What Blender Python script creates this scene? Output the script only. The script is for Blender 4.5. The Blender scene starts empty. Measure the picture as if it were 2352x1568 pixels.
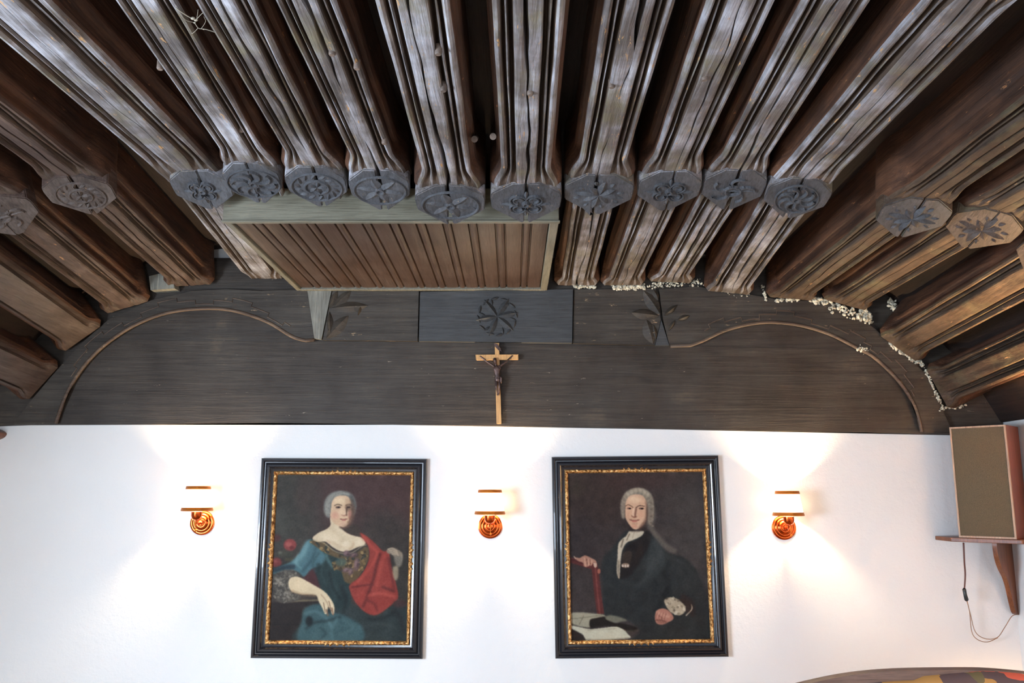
import bpy, bmesh, math, random
import numpy as np
from mathutils import Vector, Matrix, noise
from math import sin, cos, pi, radians, atan2, sqrt

# ------------------------------------------------------------------ camera, world, lights, exposure
EYE = 1.6
PITCH = radians(10.0)
F = 1960.0
D = 5.0            # back wall
cam_d = bpy.data.cameras.new('camera'); cam_d.sensor_width = 36; cam_d.lens = F / 2352 * 36
cam_d.clip_start = 0.02
cam = bpy.data.objects.new('camera', cam_d); bpy.context.scene.collection.objects.link(cam)
cam.location = (0, 0, EYE); cam.rotation_euler = (radians(90) + PITCH, 0, 0)
bpy.context.scene.camera = cam
vs = bpy.context.scene.view_settings
vs.view_transform = 'Standard'; vs.look = 'None'; vs.gamma = 1; vs.use_curve_mapping = False
vs.exposure = 0.95
world = bpy.data.worlds.new('sky'); bpy.context.scene.world = world; world.use_nodes = True
wb = world.node_tree.nodes['Background']; wb.inputs[0].default_value = (0.62, 0.78, 1.0, 1); wb.inputs[1].default_value = 1.0


def area(name, loc, target, sx, sy, power, col):
    l = bpy.data.lights.new(name, 'AREA'); l.shape = 'RECTANGLE'; l.size = sx; l.size_y = sy
    l.energy = power; l.color = col
    o = bpy.data.objects.new(name, l); bpy.context.scene.collection.objects.link(o)
    o.location = loc; o.rotation_euler = (Vector(target) - Vector(loc)).to_track_quat('-Z', 'Y').to_euler()
    return o


# daylight entering through the two windows behind the photographer and the one in the left wall
area('daylight_front_left', (-1.5, -2.85, 1.45), (-1.5, 0.2, 0.0), 1.3, 1.3, 55, (0.70, 0.83, 1.0))
area('daylight_front_right', (1.3, -2.85, 1.45), (1.3, 0.2, 0.0), 1.3, 1.3, 22, (0.72, 0.84, 1.0))
area('daylight_side', (-2.98, 1.3, 1.35), (-.2, 1.7, 0.7), 1.5, 1.1, 170, (0.70, 0.83, 1.0))
area('daylight_side_right', (2.75, 0.6, 1.35), (0, 2.2, 0.0), 1.2, 1.1, 12, (0.80, 0.88, 1.0))
BULB = 34.0


# ------------------------------------------------------------------ helpers
def ray(x, y):
    a = (x - 1176) / F; b = (784 - y) / F
    c, s = cos(PITCH), sin(PITCH)
    return Vector((a, c - b * s, s + b * c))


def at(x, y, Y):
    """photo point -> place in the room on the vertical plane at depth Y"""
    r = ray(x, y); t = Y / r.y
    return Vector((r.x * t, Y, EYE + r.z * t))


def onz(x, y, Z):
    r = ray(x, y); t = (Z - EYE) / r.z
    return Vector((r.x * t, r.y * t, Z))


COL = bpy.context.scene.collection


def link(o, parent=None):
    COL.objects.link(o)
    if parent: o.parent = parent
    return o


def mesh_obj(name, verts, faces, mats, parent=None, smooth=False, mi=None, sharp=None):
    me = bpy.data.meshes.new(name)
    me.from_pydata([tuple(v) for v in verts], [], [tuple(f) for f in faces])
    if not isinstance(mats, (list, tuple)): mats = [mats]
    for m in mats: me.materials.append(m)
    if mi is not None: me.polygons.foreach_set('material_index', mi)
    if smooth:
        me.polygons.foreach_set('use_smooth', [True] * len(me.polygons))
        if sharp:
            try: me.set_sharp_from_angle(angle=radians(sharp))
            except Exception: pass
    me.update()
    return link(bpy.data.objects.new(name, me), parent)


def bm_obj(name, bm, mats, parent=None, smooth=False, sharp=None):
    bmesh.ops.recalc_face_normals(bm, faces=bm.faces)
    me = bpy.data.meshes.new(name); bm.normal_update(); bm.to_mesh(me); bm.free()
    if not isinstance(mats, (list, tuple)): mats = [mats]
    for m in mats: me.materials.append(m)
    if smooth:
        me.polygons.foreach_set('use_smooth', [True] * len(me.polygons))
        if sharp:
            try: me.set_sharp_from_angle(angle=radians(sharp))
            except Exception: pass
    return link(bpy.data.objects.new(name, me), parent)


def thing(name, label, cat, loc=(0, 0, 0), rot=(0, 0, 0), group=None):
    o = bpy.data.objects.new(name, None); COL.objects.link(o); o.empty_display_size = 0.05
    o.location = loc; o.rotation_euler = rot; o['label'] = label; o['category'] = cat
    if group: o['group'] = group
    return o


def tag(o, label, cat, group=None, kind=None):
    o['label'] = label; o['category'] = cat
    if group: o['group'] = group
    if kind: o['kind'] = kind
    return o


def struct(o):
    o['kind'] = 'structure'; return o


def box(bm, lo, hi, mat=None):
    vs_ = [bm.verts.new(((hi[0] if i & 1 else lo[0]), (hi[1] if i & 2 else lo[1]), (hi[2] if i & 4 else lo[2]))) for i in range(8)]
    if mat is not None:
        for v in vs_: v.co = mat @ v.co
    for f in ((0, 1, 3, 2), (4, 6, 7, 5), (0, 4, 5, 1), (2, 3, 7, 6), (0, 2, 6, 4), (1, 5, 7, 3)):
        bm.faces.new([vs_[i] for i in f])


def bevel(bm, w, seg=2):
    bmesh.ops.bevel(bm, geom=list(bm.edges), offset=w, segments=seg, affect='EDGES', profile=0.6)


def tube(bm, pts, rad, n=8, cap=True):
    pts = [Vector(p) for p in pts]
    rings = []
    up = Vector((0.13, 0.21, 0.97))
    for i, p in enumerate(pts):
        d = (pts[min(i + 1, len(pts) - 1)] - pts[max(i - 1, 0)]).normalized()
        a = d.cross(up)
        if a.length < 1e-4: a = d.cross(Vector((1, 0, 0)))
        a.normalize(); b = d.cross(a).normalized()
        r = rad[i] if isinstance(rad, (list, tuple)) else rad
        rings.append([bm.verts.new(p + (a * cos(2 * pi * k / n) + b * sin(2 * pi * k / n)) * r) for k in range(n)])
    for i in range(len(rings) - 1):
        for k in range(n):
            bm.faces.new((rings[i][k], rings[i][(k + 1) % n], rings[i + 1][(k + 1) % n], rings[i + 1][k]))
    if cap:
        bm.faces.new(rings[0]); bm.faces.new(rings[-1])


def lathe(bm, prof, n=32, mat=Matrix()):
    """prof: (radius, height) turned about local z"""
    rings = []
    for r, h in prof:
        if r < 1e-6: rings.append([bm.verts.new(mat @ Vector((0, 0, h)))])
        else: rings.append([bm.verts.new(mat @ Vector((r * cos(2 * pi * k / n), r * sin(2 * pi * k / n), h))) for k in range(n)])
    for a, b in zip(rings[:-1], rings[1:]):
        for k in range(n):
            k2 = (k + 1) % n
            if len(a) == 1 and len(b) == 1: continue
            if len(a) == 1: bm.faces.new((a[0], b[k], b[k2]))
            elif len(b) == 1: bm.faces.new((a[k], a[k2], b[0]))
            else: bm.faces.new((a[k], a[k2], b[k2], b[k]))


def prism_y(bm, pts, y0, y1):
    """polygon given in the x-z plane (Vectors), extruded between depths y0 (front) and y1"""
    a = [bm.verts.new((p.x, y0, p.z)) for p in pts]; b = [bm.verts.new((p.x, y1, p.z)) for p in pts]
    fa = bm.faces.new(a); fb = bm.faces.new(b)
    n = len(pts)
    for i in range(n): bm.faces.new((a[i], a[(i + 1) % n], b[(i + 1) % n], b[i]))
    bmesh.ops.triangulate(bm, faces=[fa, fb], ngon_method='EAR_CLIP')


def spline(P, n=8, closed=False):
    P = [np.array(p, float) for p in P]; out = []
    N = len(P)
    rng = range(N) if closed else range(N - 1)
    for i in rng:
        if closed: p0, p1, p2, p3 = P[i - 1], P[i], P[(i + 1) % N], P[(i + 2) % N]
        else: p0, p1, p2, p3 = P[max(i - 1, 0)], P[i], P[i + 1], P[min(i + 2, N - 1)]
        for k in range(n):
            t = k / n
            out.append(0.5 * (2 * p1 + (p2 - p0) * t + (2 * p0 - 5 * p1 + 4 * p2 - p3) * t * t + (3 * p1 - p0 - 3 * p2 + p3) * t ** 3))
    if not closed: out.append(P[-1])
    return out


# ------------------------------------------------------------------ materials
def S(*c):
    return tuple(((v / 255) / 12.92 if v / 255 <= 0.04045 else ((v / 255 + 0.055) / 1.055) ** 2.4) for v in c) + (1,)


class NT:
    def __init__(s, name):
        s.m = bpy.data.materials.new(name); s.m.use_nodes = True; s.t = s.m.node_tree
        s.b = s.t.nodes['Principled BSDF']

    def n(s, typ, **kw):
        nd = s.t.nodes.new(typ)
        for k, v in kw.items():
            if k.startswith('i_'): nd.inputs[k[2:].replace('_', ' ')].default_value = v
            else: setattr(nd, k, v)
        return nd

    def l(s, a, b): s.t.links.new(a, b)

    def coords(s, scale, kind='Object', rnd=True):
        tc = s.n('ShaderNodeTexCoord'); mp = s.n('ShaderNodeMapping'); mp.inputs['Scale'].default_value = scale
        if rnd:
            oi = s.n('ShaderNodeObjectInfo'); ml = s.n('ShaderNodeMath', operation='MULTIPLY'); ml.inputs[1].default_value = 37.0
            s.l(oi.outputs['Random'], ml.inputs[0]); ad = s.n('ShaderNodeVectorMath', operation='ADD')
            s.l(tc.outputs[kind], ad.inputs[0]); s.l(ml.outputs[0], ad.inputs[1]); s.l(ad.outputs[0], mp.inputs['Vector'])
        else: s.l(tc.outputs[kind], mp.inputs['Vector'])
        return mp.outputs[0]

    def noise(s, vec, scale, detail=6, rough=.6, dist=0.0):
        nd = s.n('ShaderNodeTexNoise'); nd.inputs['Scale'].default_value = scale; nd.inputs['Detail'].default_value = detail
        nd.inputs['Roughness'].default_value = rough; nd.inputs['Distortion'].default_value = dist
        s.l(vec, nd.inputs['Vector']); return nd.outputs['Fac']

    def ramp(s, fac, stops):
        r = s.n('ShaderNodeValToRGB'); e = r.color_ramp.elements
        while len(e) < len(stops): e.new(0.5)
        for k, (p, c) in enumerate(stops): e[k].position = p; e[k].color = c if len(c) == 4 else tuple(c) + (1,)
        s.l(fac, r.inputs[0]); return r.outputs[0]

    def mix(s, fac, a, b, mode='MIX'):
        m = s.n('ShaderNodeMix', data_type='RGBA', blend_type=mode)
        for sock, v in ((m.inputs[0], fac), (m.inputs[6], a), (m.inputs[7], b)):
            if hasattr(v, 'is_linked') or hasattr(v, 'links'): s.l(v, sock)
            else: sock.default_value = v
        return m.outputs[2]

    def bump(s, h, strength, dist=0.01, prev=None):
        b = s.n('ShaderNodeBump'); b.inputs['Strength'].default_value = strength; b.inputs['Distance'].default_value = dist
        s.l(h, b.inputs['Height'])
        if prev: s.l(prev, b.inputs['Normal'])
        return b.outputs[0]


def wood(name, cols, axis='y', fine=1.0, bump=0.5, rough=0.62, flecks=None, moss=None, rnd=True, spec=0.4, fl=.655, blotch=.55):
    t = NT(name)
    sc = {'y': (1, .045, 1), 'x': (.045, 1, 1), 'z': (1, 1, .045)}[axis]
    g = t.coords(sc, rnd=rnd); u = t.coords((1, 1, 1), rnd=rnd)
    n1 = t.noise(g, 38 * fine, 8, .68, .4); n2 = t.noise(g, 150 * fine, 4, .7); n3 = t.noise(u, 3.2, 5, .6)
    md = t.n('ShaderNodeMath', operation='MULTIPLY_ADD'); t.l(n3, md.inputs[0]); md.inputs[1].default_value = blotch
    mm = t.n('ShaderNodeMath', operation='MULTIPLY'); t.l(n1, mm.inputs[0]); mm.inputs[1].default_value = 1.17 - blotch
    t.l(mm.outputs[0], md.inputs[2])
    c = t.ramp(md.outputs[0], [(.38, cols[0]), (.55, cols[1]), (.70, cols[2]), (.82, cols[3])])
    d = t.ramp(n2, [(.30, (.45, .42, .40, 1)), (.55, (1, 1, 1, 1)), (.75, (1.0, 1.0, 1.0, 1))])
    c = t.mix(.8, c, d, 'MULTIPLY')
    if moss:
        nm = t.noise(u, 5.5, 5, .65); f = t.ramp(nm, [(.50, (0, 0, 0, 1)), (.68, (1, 1, 1, 1))])
        fm = t.n('ShaderNodeMath', operation='MULTIPLY'); t.l(f, fm.inputs[0]); fm.inputs[1].default_value = .55
        c = t.mix(fm.outputs[0], c, moss)
    if flecks:
        g2 = t.coords({'y': (1, .22, 1), 'x': (.22, 1, 1), 'z': (1, 1, .22)}[axis], rnd=rnd)
        nf = t.noise(g2, 46, 4, .75); f = t.ramp(nf, [(fl, (0, 0, 0, 1)), (fl + .055, (1, 1, 1, 1))])
        c = t.mix(f, c, flecks)
    t.l(c, t.b.inputs['Base Color'])
    t.b.inputs['Roughness'].default_value = rough; t.b.inputs['Specular IOR Level'].default_value = spec
    nb = t.bump(n1, bump, .008); nb = t.bump(n2, bump * .7, .003, nb)
    t.l(nb, t.b.inputs['Normal'])
    return t.m


def plain(name, col, rough=.5, metal=0.0, bump=0, bscale=60, var=0.0, emis=None, estr=0, coat=0):
    t = NT(name)
    u = t.coords((1, 1, 1))
    if var:
        n = t.noise(u, bscale * .25, 5, .6)
        lo = tuple(v * (1 - var) for v in col[:3]) + (1,); hi = tuple(min(1, v * (1 + var)) for v in col[:3]) + (1,)
        t.l(t.ramp(n, [(.35, lo), (.68, hi)]), t.b.inputs['Base Color'])
    else: t.b.inputs['Base Color'].default_value = col
    t.b.inputs['Roughness'].default_value = rough; t.b.inputs['Metallic'].default_value = metal
    t.b.inputs['Coat Weight'].default_value = coat
    if bump:
        n = t.noise(u, bscale, 5, .6); t.l(t.bump(n, bump, .006), t.b.inputs['Normal'])
    if emis: t.b.inputs['Emission Color'].default_value = emis; t.b.inputs['Emission Strength'].default_value = estr
    return t.m


M = {}
M['beam'] = wood('weathered_beam_wood', [(0.0362, 0.0273, 0.0226), (0.1256, 0.1095, 0.1054), (0.3515, 0.3497, 0.3817), (0.6026, 0.6184, 0.6881)],
                 flecks=(.42, .24, .10, 1), fl=.625, moss=(.15, .13, .065, 1), blotch=.72, bump=.9)
M['beam_side'] = wood('brown_beam_wood', [(0.0187, 0.0073, 0.0035), (0.0515, 0.0202, 0.0091), (0.0983, 0.0403, 0.0182), (0.159, 0.0725, 0.0315)],
                      flecks=(.30, .13, .05, 1), bump=.7, rough=.7)
M['beam_left'] = wood('reddish_old_beam_wood', [(0.024, 0.0137, 0.0104), (0.06, 0.0342, 0.0252), (0.104, 0.0669, 0.0518), (0.184, 0.1444, 0.1221)],
                      flecks=(.36, .19, .09, 1), blotch=.68, bump=.9)
M['beam_right'] = wood('brown_old_beam_wood', [(0.0203, 0.0108, 0.0061), (0.0546, 0.0324, 0.019), (0.0936, 0.0612, 0.0394), (0.1716, 0.1296, 0.0952)],
                       flecks=(.36, .20, .09, 1), moss=(.11, .10, .055, 1), blotch=.68, bump=.9)
M['beam_new'] = wood('smooth_brown_beam_wood', [(0.0315, 0.0202, 0.0152), (0.072, 0.0487, 0.0368), (0.1035, 0.0739, 0.0576), (0.153, 0.1176, 0.096)], bump=.35, rough=.5)
M['beam_hollow'] = wood('dark_brown_hollow_wood', [(.022, .012, .007), (.060, .038, .025), (.105, .075, .055), (.19, .15, .12)], flecks=(.36, .20, .09, 1), bump=.8, rough=.7)  # browner, darker wood for the groove faces of the moulding
M['boss'] = wood('charcoal_boss_wood', [(0.0238, 0.023, 0.0245), (0.049, 0.0501, 0.0554), (0.0714, 0.0745, 0.0828), (0.1156, 0.1183, 0.1296)],
                 flecks=(.30, .20, .12, 1), bump=.5, rough=.6)
M['boss_brown'] = wood('brown_boss_wood', [(0.0263, 0.0165, 0.0128), (0.0638, 0.045, 0.036), (0.0975, 0.075, 0.0638), (0.165, 0.135, 0.1125)],
                       flecks=(.36, .19, .09, 1), bump=.5, rough=.6)
M['plank'] = wood('dark_plank_wood', [(0.0158, 0.0095, 0.0049), (0.0352, 0.0249, 0.0172), (0.0493, 0.0378, 0.0279), (0.0968, 0.0705, 0.0451)],
                  axis='x', flecks=(.34, .27, .20, 1), fl=.69, blotch=.7, bump=.45, rnd=False, fine=.6)
M['ringwood'] = wood('carved_board_wood', [(0.0171, 0.0114, 0.0068), (0.0396, 0.0299, 0.0213), (0.0594, 0.0475, 0.0357), (0.108, 0.0792, 0.051)],
                     axis='x', flecks=(.30, .20, .11, 1), bump=.55, rnd=False, fine=.6)
M['bead'] = wood('bead_wood', [(0.0375, 0.0225, 0.0135), (0.09, 0.0562, 0.0375), (0.1425, 0.0975, 0.0638), (0.225, 0.1575, 0.105)], axis='x', bump=.6, rnd=False)
M['keyboard'] = wood('slate_board_wood', [(.036, .035, .034), (.048, .048, .048), (.060, .060, .060), (.075, .075, .073)], axis='x', bump=.25)
M['boxboard'] = wood('olive_board_wood', [(0.095, 0.0782, 0.0484), (0.1425, 0.1334, 0.0968), (0.1757, 0.1656, 0.1232), (0.285, 0.2208, 0.132)], axis='x', bump=.2, rough=.55)
M['boxrail'] = wood('olive_rail_wood', [(.10, .085, .055), (.15, .140, .105), (.19, .175, .13), (.28, .22, .14)], axis='y', bump=.2, rough=.55)
M['boxpanel'] = wood('stained_panel_wood', [(0.0312, 0.0129, 0.0058), (0.0533, 0.0274, 0.0166), (0.0738, 0.0456, 0.0338), (0.1066, 0.0722, 0.0562)], axis='y', bump=.25, rough=.5)
M['ceiling'] = wood('dark_brown_ceiling_boards', [(0.0054, 0.0025, 0.0016), (0.0135, 0.0055, 0.0028), (0.0248, 0.0105, 0.0052), (0.0405, 0.0189, 0.0088)], bump=.6, rough=.8, rnd=False)
M['pale'] = wood('pale_scraped_wood', [(.12, .11, .09), (.22, .21, .17), (.36, .34, .26), (.62, .58, .42)], axis='z', bump=.5)
M['peg'] = plain('peg_wood', (.12, .085, .065, 1), .6, var=.4, bump=.3, bscale=90)
M['mortar'] = plain('crumbly_mortar', (.62, .56, .42, 1), .95, var=.45, bump=.8, bscale=120)
M['pine'] = wood('honey_cross_wood', [(.50, .24, .08), (.62, .33, .12), (.68, .38, .15), (.74, .44, .20)], axis='z', bump=.1, rough=.4)
M['bronze'] = plain('brown_bronze', (.10, .060, .050, 1), .42, .6, var=.5)
M['frame'] = plain('black_frame_lacquer', (.013, .013, .016, 1), .26, 0, bump=.05, bscale=30, coat=.3)
M['copper'] = plain('polished_copper', (.50, .085, .018, 1), .2, 1.0)
M['brass'] = plain('gilt_brass', (.55, .17, .025, 1), .3, 1.0, bump=.8, bscale=220)
M['walnut'] = wood('bracket_wood', [(.10, .030, .012), (.16, .052, .022), (.21, .075, .030), (.26, .11, .05)], axis='z', bump=.15, rough=.4)
M['cabinet'] = wood('reddish_cabinet_wood', [(.15, .035, .015), (.20, .050, .020), (.25, .068, .028), (.30, .09, .04)], axis='z', bump=.1, rough=.4)
M['black'] = plain('black_plastic', (.012, .012, .012, 1), .4)
M['cable'] = plain('brown_cable', (.10, .030, .020, 1), .5)
M['wire'] = plain('thin_copper_wire', (.30, .17, .10, 1), .5)
M['web'] = plain('cobweb_silk', (.30, .27, .21, 1), .8)
M['glasswhite'] = None

# grille cloth
t = NT('woven_grille_cloth'); u = t.coords((1, 1, 1), rnd=False)
ck = t.n('ShaderNodeTexNoise'); ck.inputs['Scale'].default_value = 420; ck.inputs['Detail'].default_value = 2; t.l(u, ck.inputs['Vector'])
t.l(t.ramp(ck.outputs['Fac'], [(.35, (.068, .048, .026, 1)), (.65, (.125, .094, .055, 1))]), t.b.inputs['Base Color'])
t.l(t.bump(ck.outputs['Fac'], .5, .002), t.b.inputs['Normal']); t.b.inputs['Roughness'].default_value = .95; M['grille'] = t.m

# plaster
t = NT('white_rough_plaster'); u = t.coords((1, 1, 1), rnd=False)
n1 = t.noise(u, 26, 8, .62); n2 = t.noise(u, 95, 4, .6); n3 = t.noise(u, 1.4, 3, .5)
t.l(t.ramp(n3, [(.3, (.70, .68, .655, 1)), (.7, (.745, .73, .705, 1))]), t.b.inputs['Base Color'])
t.b.inputs['Roughness'].default_value = .9
t.l(t.bump(n2, .22, .004, t.bump(n1, .30, .010)), t.b.inputs['Normal']); M['plaster'] = t.m
# floor
M['floor'] = wood('floor_boards', [(.20, .13, .08), (.30, .21, .13), (.38, .27, .18), (.45, .33, .22)], bump=.2, rnd=False)
# gilt moulding
t = NT('worn_gilding'); u = t.coords((1, 1, 1), rnd=False)
n1 = t.noise(u, 70, 4, .6); n2 = t.noise(u, 26, 3, .5)
t.l(t.ramp(n1, [(.36, (.16, .055, .015, 1)), (.5, (.62, .30, .09, 1)), (.68, (.95, .66, .30, 1))]), t.b.inputs['Base Color'])
t.b.inputs['Metallic'].default_value = .65; t.b.inputs['Roughness'].default_value = .38
t.l(t.bump(n1, 1.0, .008), t.b.inputs['Normal']); M['gilt'] = t.m
# painted canvas, colours held per point
t = NT('painted_canvas'); at_ = t.n('ShaderNodeAttribute'); at_.attribute_name = 'paint'
t.l(at_.outputs['Color'], t.b.inputs['Base Color']); t.b.inputs['Roughness'].default_value = .5
u = t.coords((1, 1, 1), rnd=False); t.l(t.bump(t.noise(u, 260, 3, .6), .25, .002), t.b.inputs['Normal'])
t.b.inputs['Specular IOR Level'].default_value = .12; M['canvas'] = t.m
# lamp shade glass
t = NT('lit_opal_glass'); t.b.inputs['Base Color'].default_value = (.9, .85, .75, 1); t.b.inputs['Roughness'].default_value = .5
t.b.inputs['Emission Color'].default_value = (1, .90, .74, 1); t.b.inputs['Emission Strength'].default_value = 2.0
tr = t.n('ShaderNodeBsdfTranslucent'); tr.inputs[0].default_value = (1, .88, .70, 1)
mx = t.n('ShaderNodeMixShader'); mx.inputs[0].default_value = .35
t.l(t.b.outputs[0], mx.inputs[1]); t.l(tr.outputs[0], mx.inputs[2]); t.l(mx.outputs[0], t.t.nodes['Material Output'].inputs[0]); M['shade'] = t.m
# floral upholstery
t = NT('floral_upholstery'); u = t.coords((1, 1, 1), rnd=False)
nz = t.n('ShaderNodeTexNoise'); nz.inputs['Scale'].default_value = 9; t.l(u, nz.inputs['Vector'])
mv = t.n('ShaderNodeVectorMath', operation='MULTIPLY_ADD'); mv.inputs[1].default_value = (.16, .16, .16); t.l(nz.outputs['Color'], mv.inputs[0]); t.l(u, mv.inputs[2])
vo = t.n('ShaderNodeTexVoronoi'); vo.inputs['Scale'].default_value = 12; t.l(mv.outputs[0], vo.inputs['Vector'])
sp = t.n('ShaderNodeSeparateColor'); t.l(vo.outputs['Color'], sp.inputs[0])
r = t.n('ShaderNodeValToRGB'); r.color_ramp.interpolation = 'CONSTANT'; e = r.color_ramp.elements
for _ in range(3): e.new(.5)
for k, (p, c) in enumerate([(0, (.10, .055, .05, 1)), (.32, (.62, .10, .05, 1)), (.5, (.62, .35, .20, 1)), (.72, (.42, .20, .05, 1)), (.86, (.14, .10, .04, 1))]): e[k].position = p; e[k].color = c
t.l(sp.outputs[0], r.inputs[0]); t.l(r.outputs[0], t.b.inputs['Base Color']); t.b.inputs['Roughness'].default_value = .9
M['floral'] = t.m
M['rimwood'] = wood('rim_wood', [(.10, .055, .035), (.15, .085, .06), (.19, .11, .08), (.24, .15, .11)], axis='x', bump=.15, rough=.5)
M['winframe'] = plain('white_window_paint', (.75, .74, .70, 1), .5)

# ------------------------------------------------------------------ room shell
XL, XR, YF, ZT = -3.12, 2.845, -3.0, 3.35


def slab(name, lo, hi, mat, holes=None):
    bm = bmesh.new(); box(bm, lo, hi); return struct(bm_obj(name, bm, mat))


slab('floor', (XL - .1, YF - .1, -.1), (XR + .1, D + .1, 0), M['floor'])
slab('wall_back', (XL - .1, D, 0), (XR + .1, D + .12, ZT), M['plaster'])


def wall_with_windows(name, axis, pos, th, a0, a1, wins):
    """wall along one axis with rectangular openings; axis 'x': wall plane is y=pos; axis 'y': plane is x=pos"""
    bm = bmesh.new()
    def b(u0, u1, z0, z1):
        if axis == 'x': box(bm, (u0, min(pos, pos + th), z0), (u1, max(pos, pos + th), z1))
        else: box(bm, (min(pos, pos + th), u0, z0), (max(pos, pos + th), u1, z1))
    cur = a0
    for (u0, u1, z0, z1) in sorted(wins):
        b(cur, u0, 0, ZT); b(u0, u1, 0, z0); b(u0, u1, z1, ZT); cur = u1
    b(cur, a1, 0, ZT)
    return struct(bm_obj(name, bm, M['plaster']))


wall_with_windows('wall_front', 'x', YF, -.12, XL - .1, XR + .1, [(-2.2, -.8, .75, 2.15), (.6, 2.0, .75, 2.15)])
wall_with_windows('wall_left', 'y', XL, -.12, YF - .1, D + .1, [(.5, 2.1, .75, 1.95)])
wall_with_windows('wall_right', 'y', XR, .12, YF - .1, D + .1, [(0, 1.2, .75, 1.95)])
for k, (ax, pos, u0, u1, z0, z1) in enumerate([('x', YF - .05, -2.2, -.8, .75, 2.15), ('x', YF - .05, .6, 2.0, .75, 2.15), ('y', XL - .05, .5, 2.1, .75, 1.95), ('y', XR + .05, 0, 1.2, .75, 1.95)]):
    bm = bmesh.new(); um = (u0 + u1) / 2; zm = (z0 + z1) / 2; w = .03
    for (a, b_, c, d_) in ((u0, u0 + .06, z0, z1), (u1 - .06, u1, z0, z1), (u0, u1, z0, z0 + .06), (u0, u1, z1 - .06, z1), (um - .03, um + .03, z0, z1), (u0, u1, zm - .015, zm + .015)):
        if ax == 'x': box(bm, (a, pos - w, c), (b_, pos + w, d_))
        else: box(bm, (pos - w, a, c), (pos + w, b_, d_))
    struct(bm_obj('window_%d' % (k + 1), bm, M['winframe']))

# ------------------------------------------------------------------ ceiling beams
YW = 4.90     # where the beams meet the carved wall beam

MO = [(.014, -.001), (.026, -.003), (.036, -.001), (.041, .004), (.043, .026), (.048, .042), (.054, .036), (.057, .018), (.061, .009), (.065, .012),
      (.067, .036), (.071, .042), (.074, .026), (.079, .010), (.087, .003), (.095, .006), (.101, .018), (.102, .034), (.096, .046),
      (.096, .066), (.104, .072), (.112, .074), (.119, .084), (.121, .098), (.116, .112), (.118, .135), (.120, .275)]
NB = len(MO)
BK = []
for i in range(NB):
    if i < 15: u_ = .014 + (.118 - .014) * i / 14; BK.append((u_, 0.0))
    elif i < 20: tt = (i - 14) / 5; BK.append((.118 + .026 * tt, .030 * tt))
    else: tt = (i - 19) / (NB - 20); BK.append((.144, .030 + .245 * tt))
# a plainer moulding for the smooth beams on the left
MN = []
for i in range(NB):
    u_, h_ = MO[i]
    if i < 10: MN.append((.014 + .058 * i / 9, 0.002))
    elif i < 13: MN.append((.074 + .004 * (i - 10), .012 + .006 * (i - 10)))
    elif i < 19: MN.append((.086 + .005 * (i - 13), .010 + .004 * (i - 13)))
    else: MN.append((u_ * .98, h_))


def sm(a, b, x):
    t_ = min(1, max(0, (x - a) / (b - a))); return t_ * t_ * (3 - 2 * t_)


RNG = random.Random(5)


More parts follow.
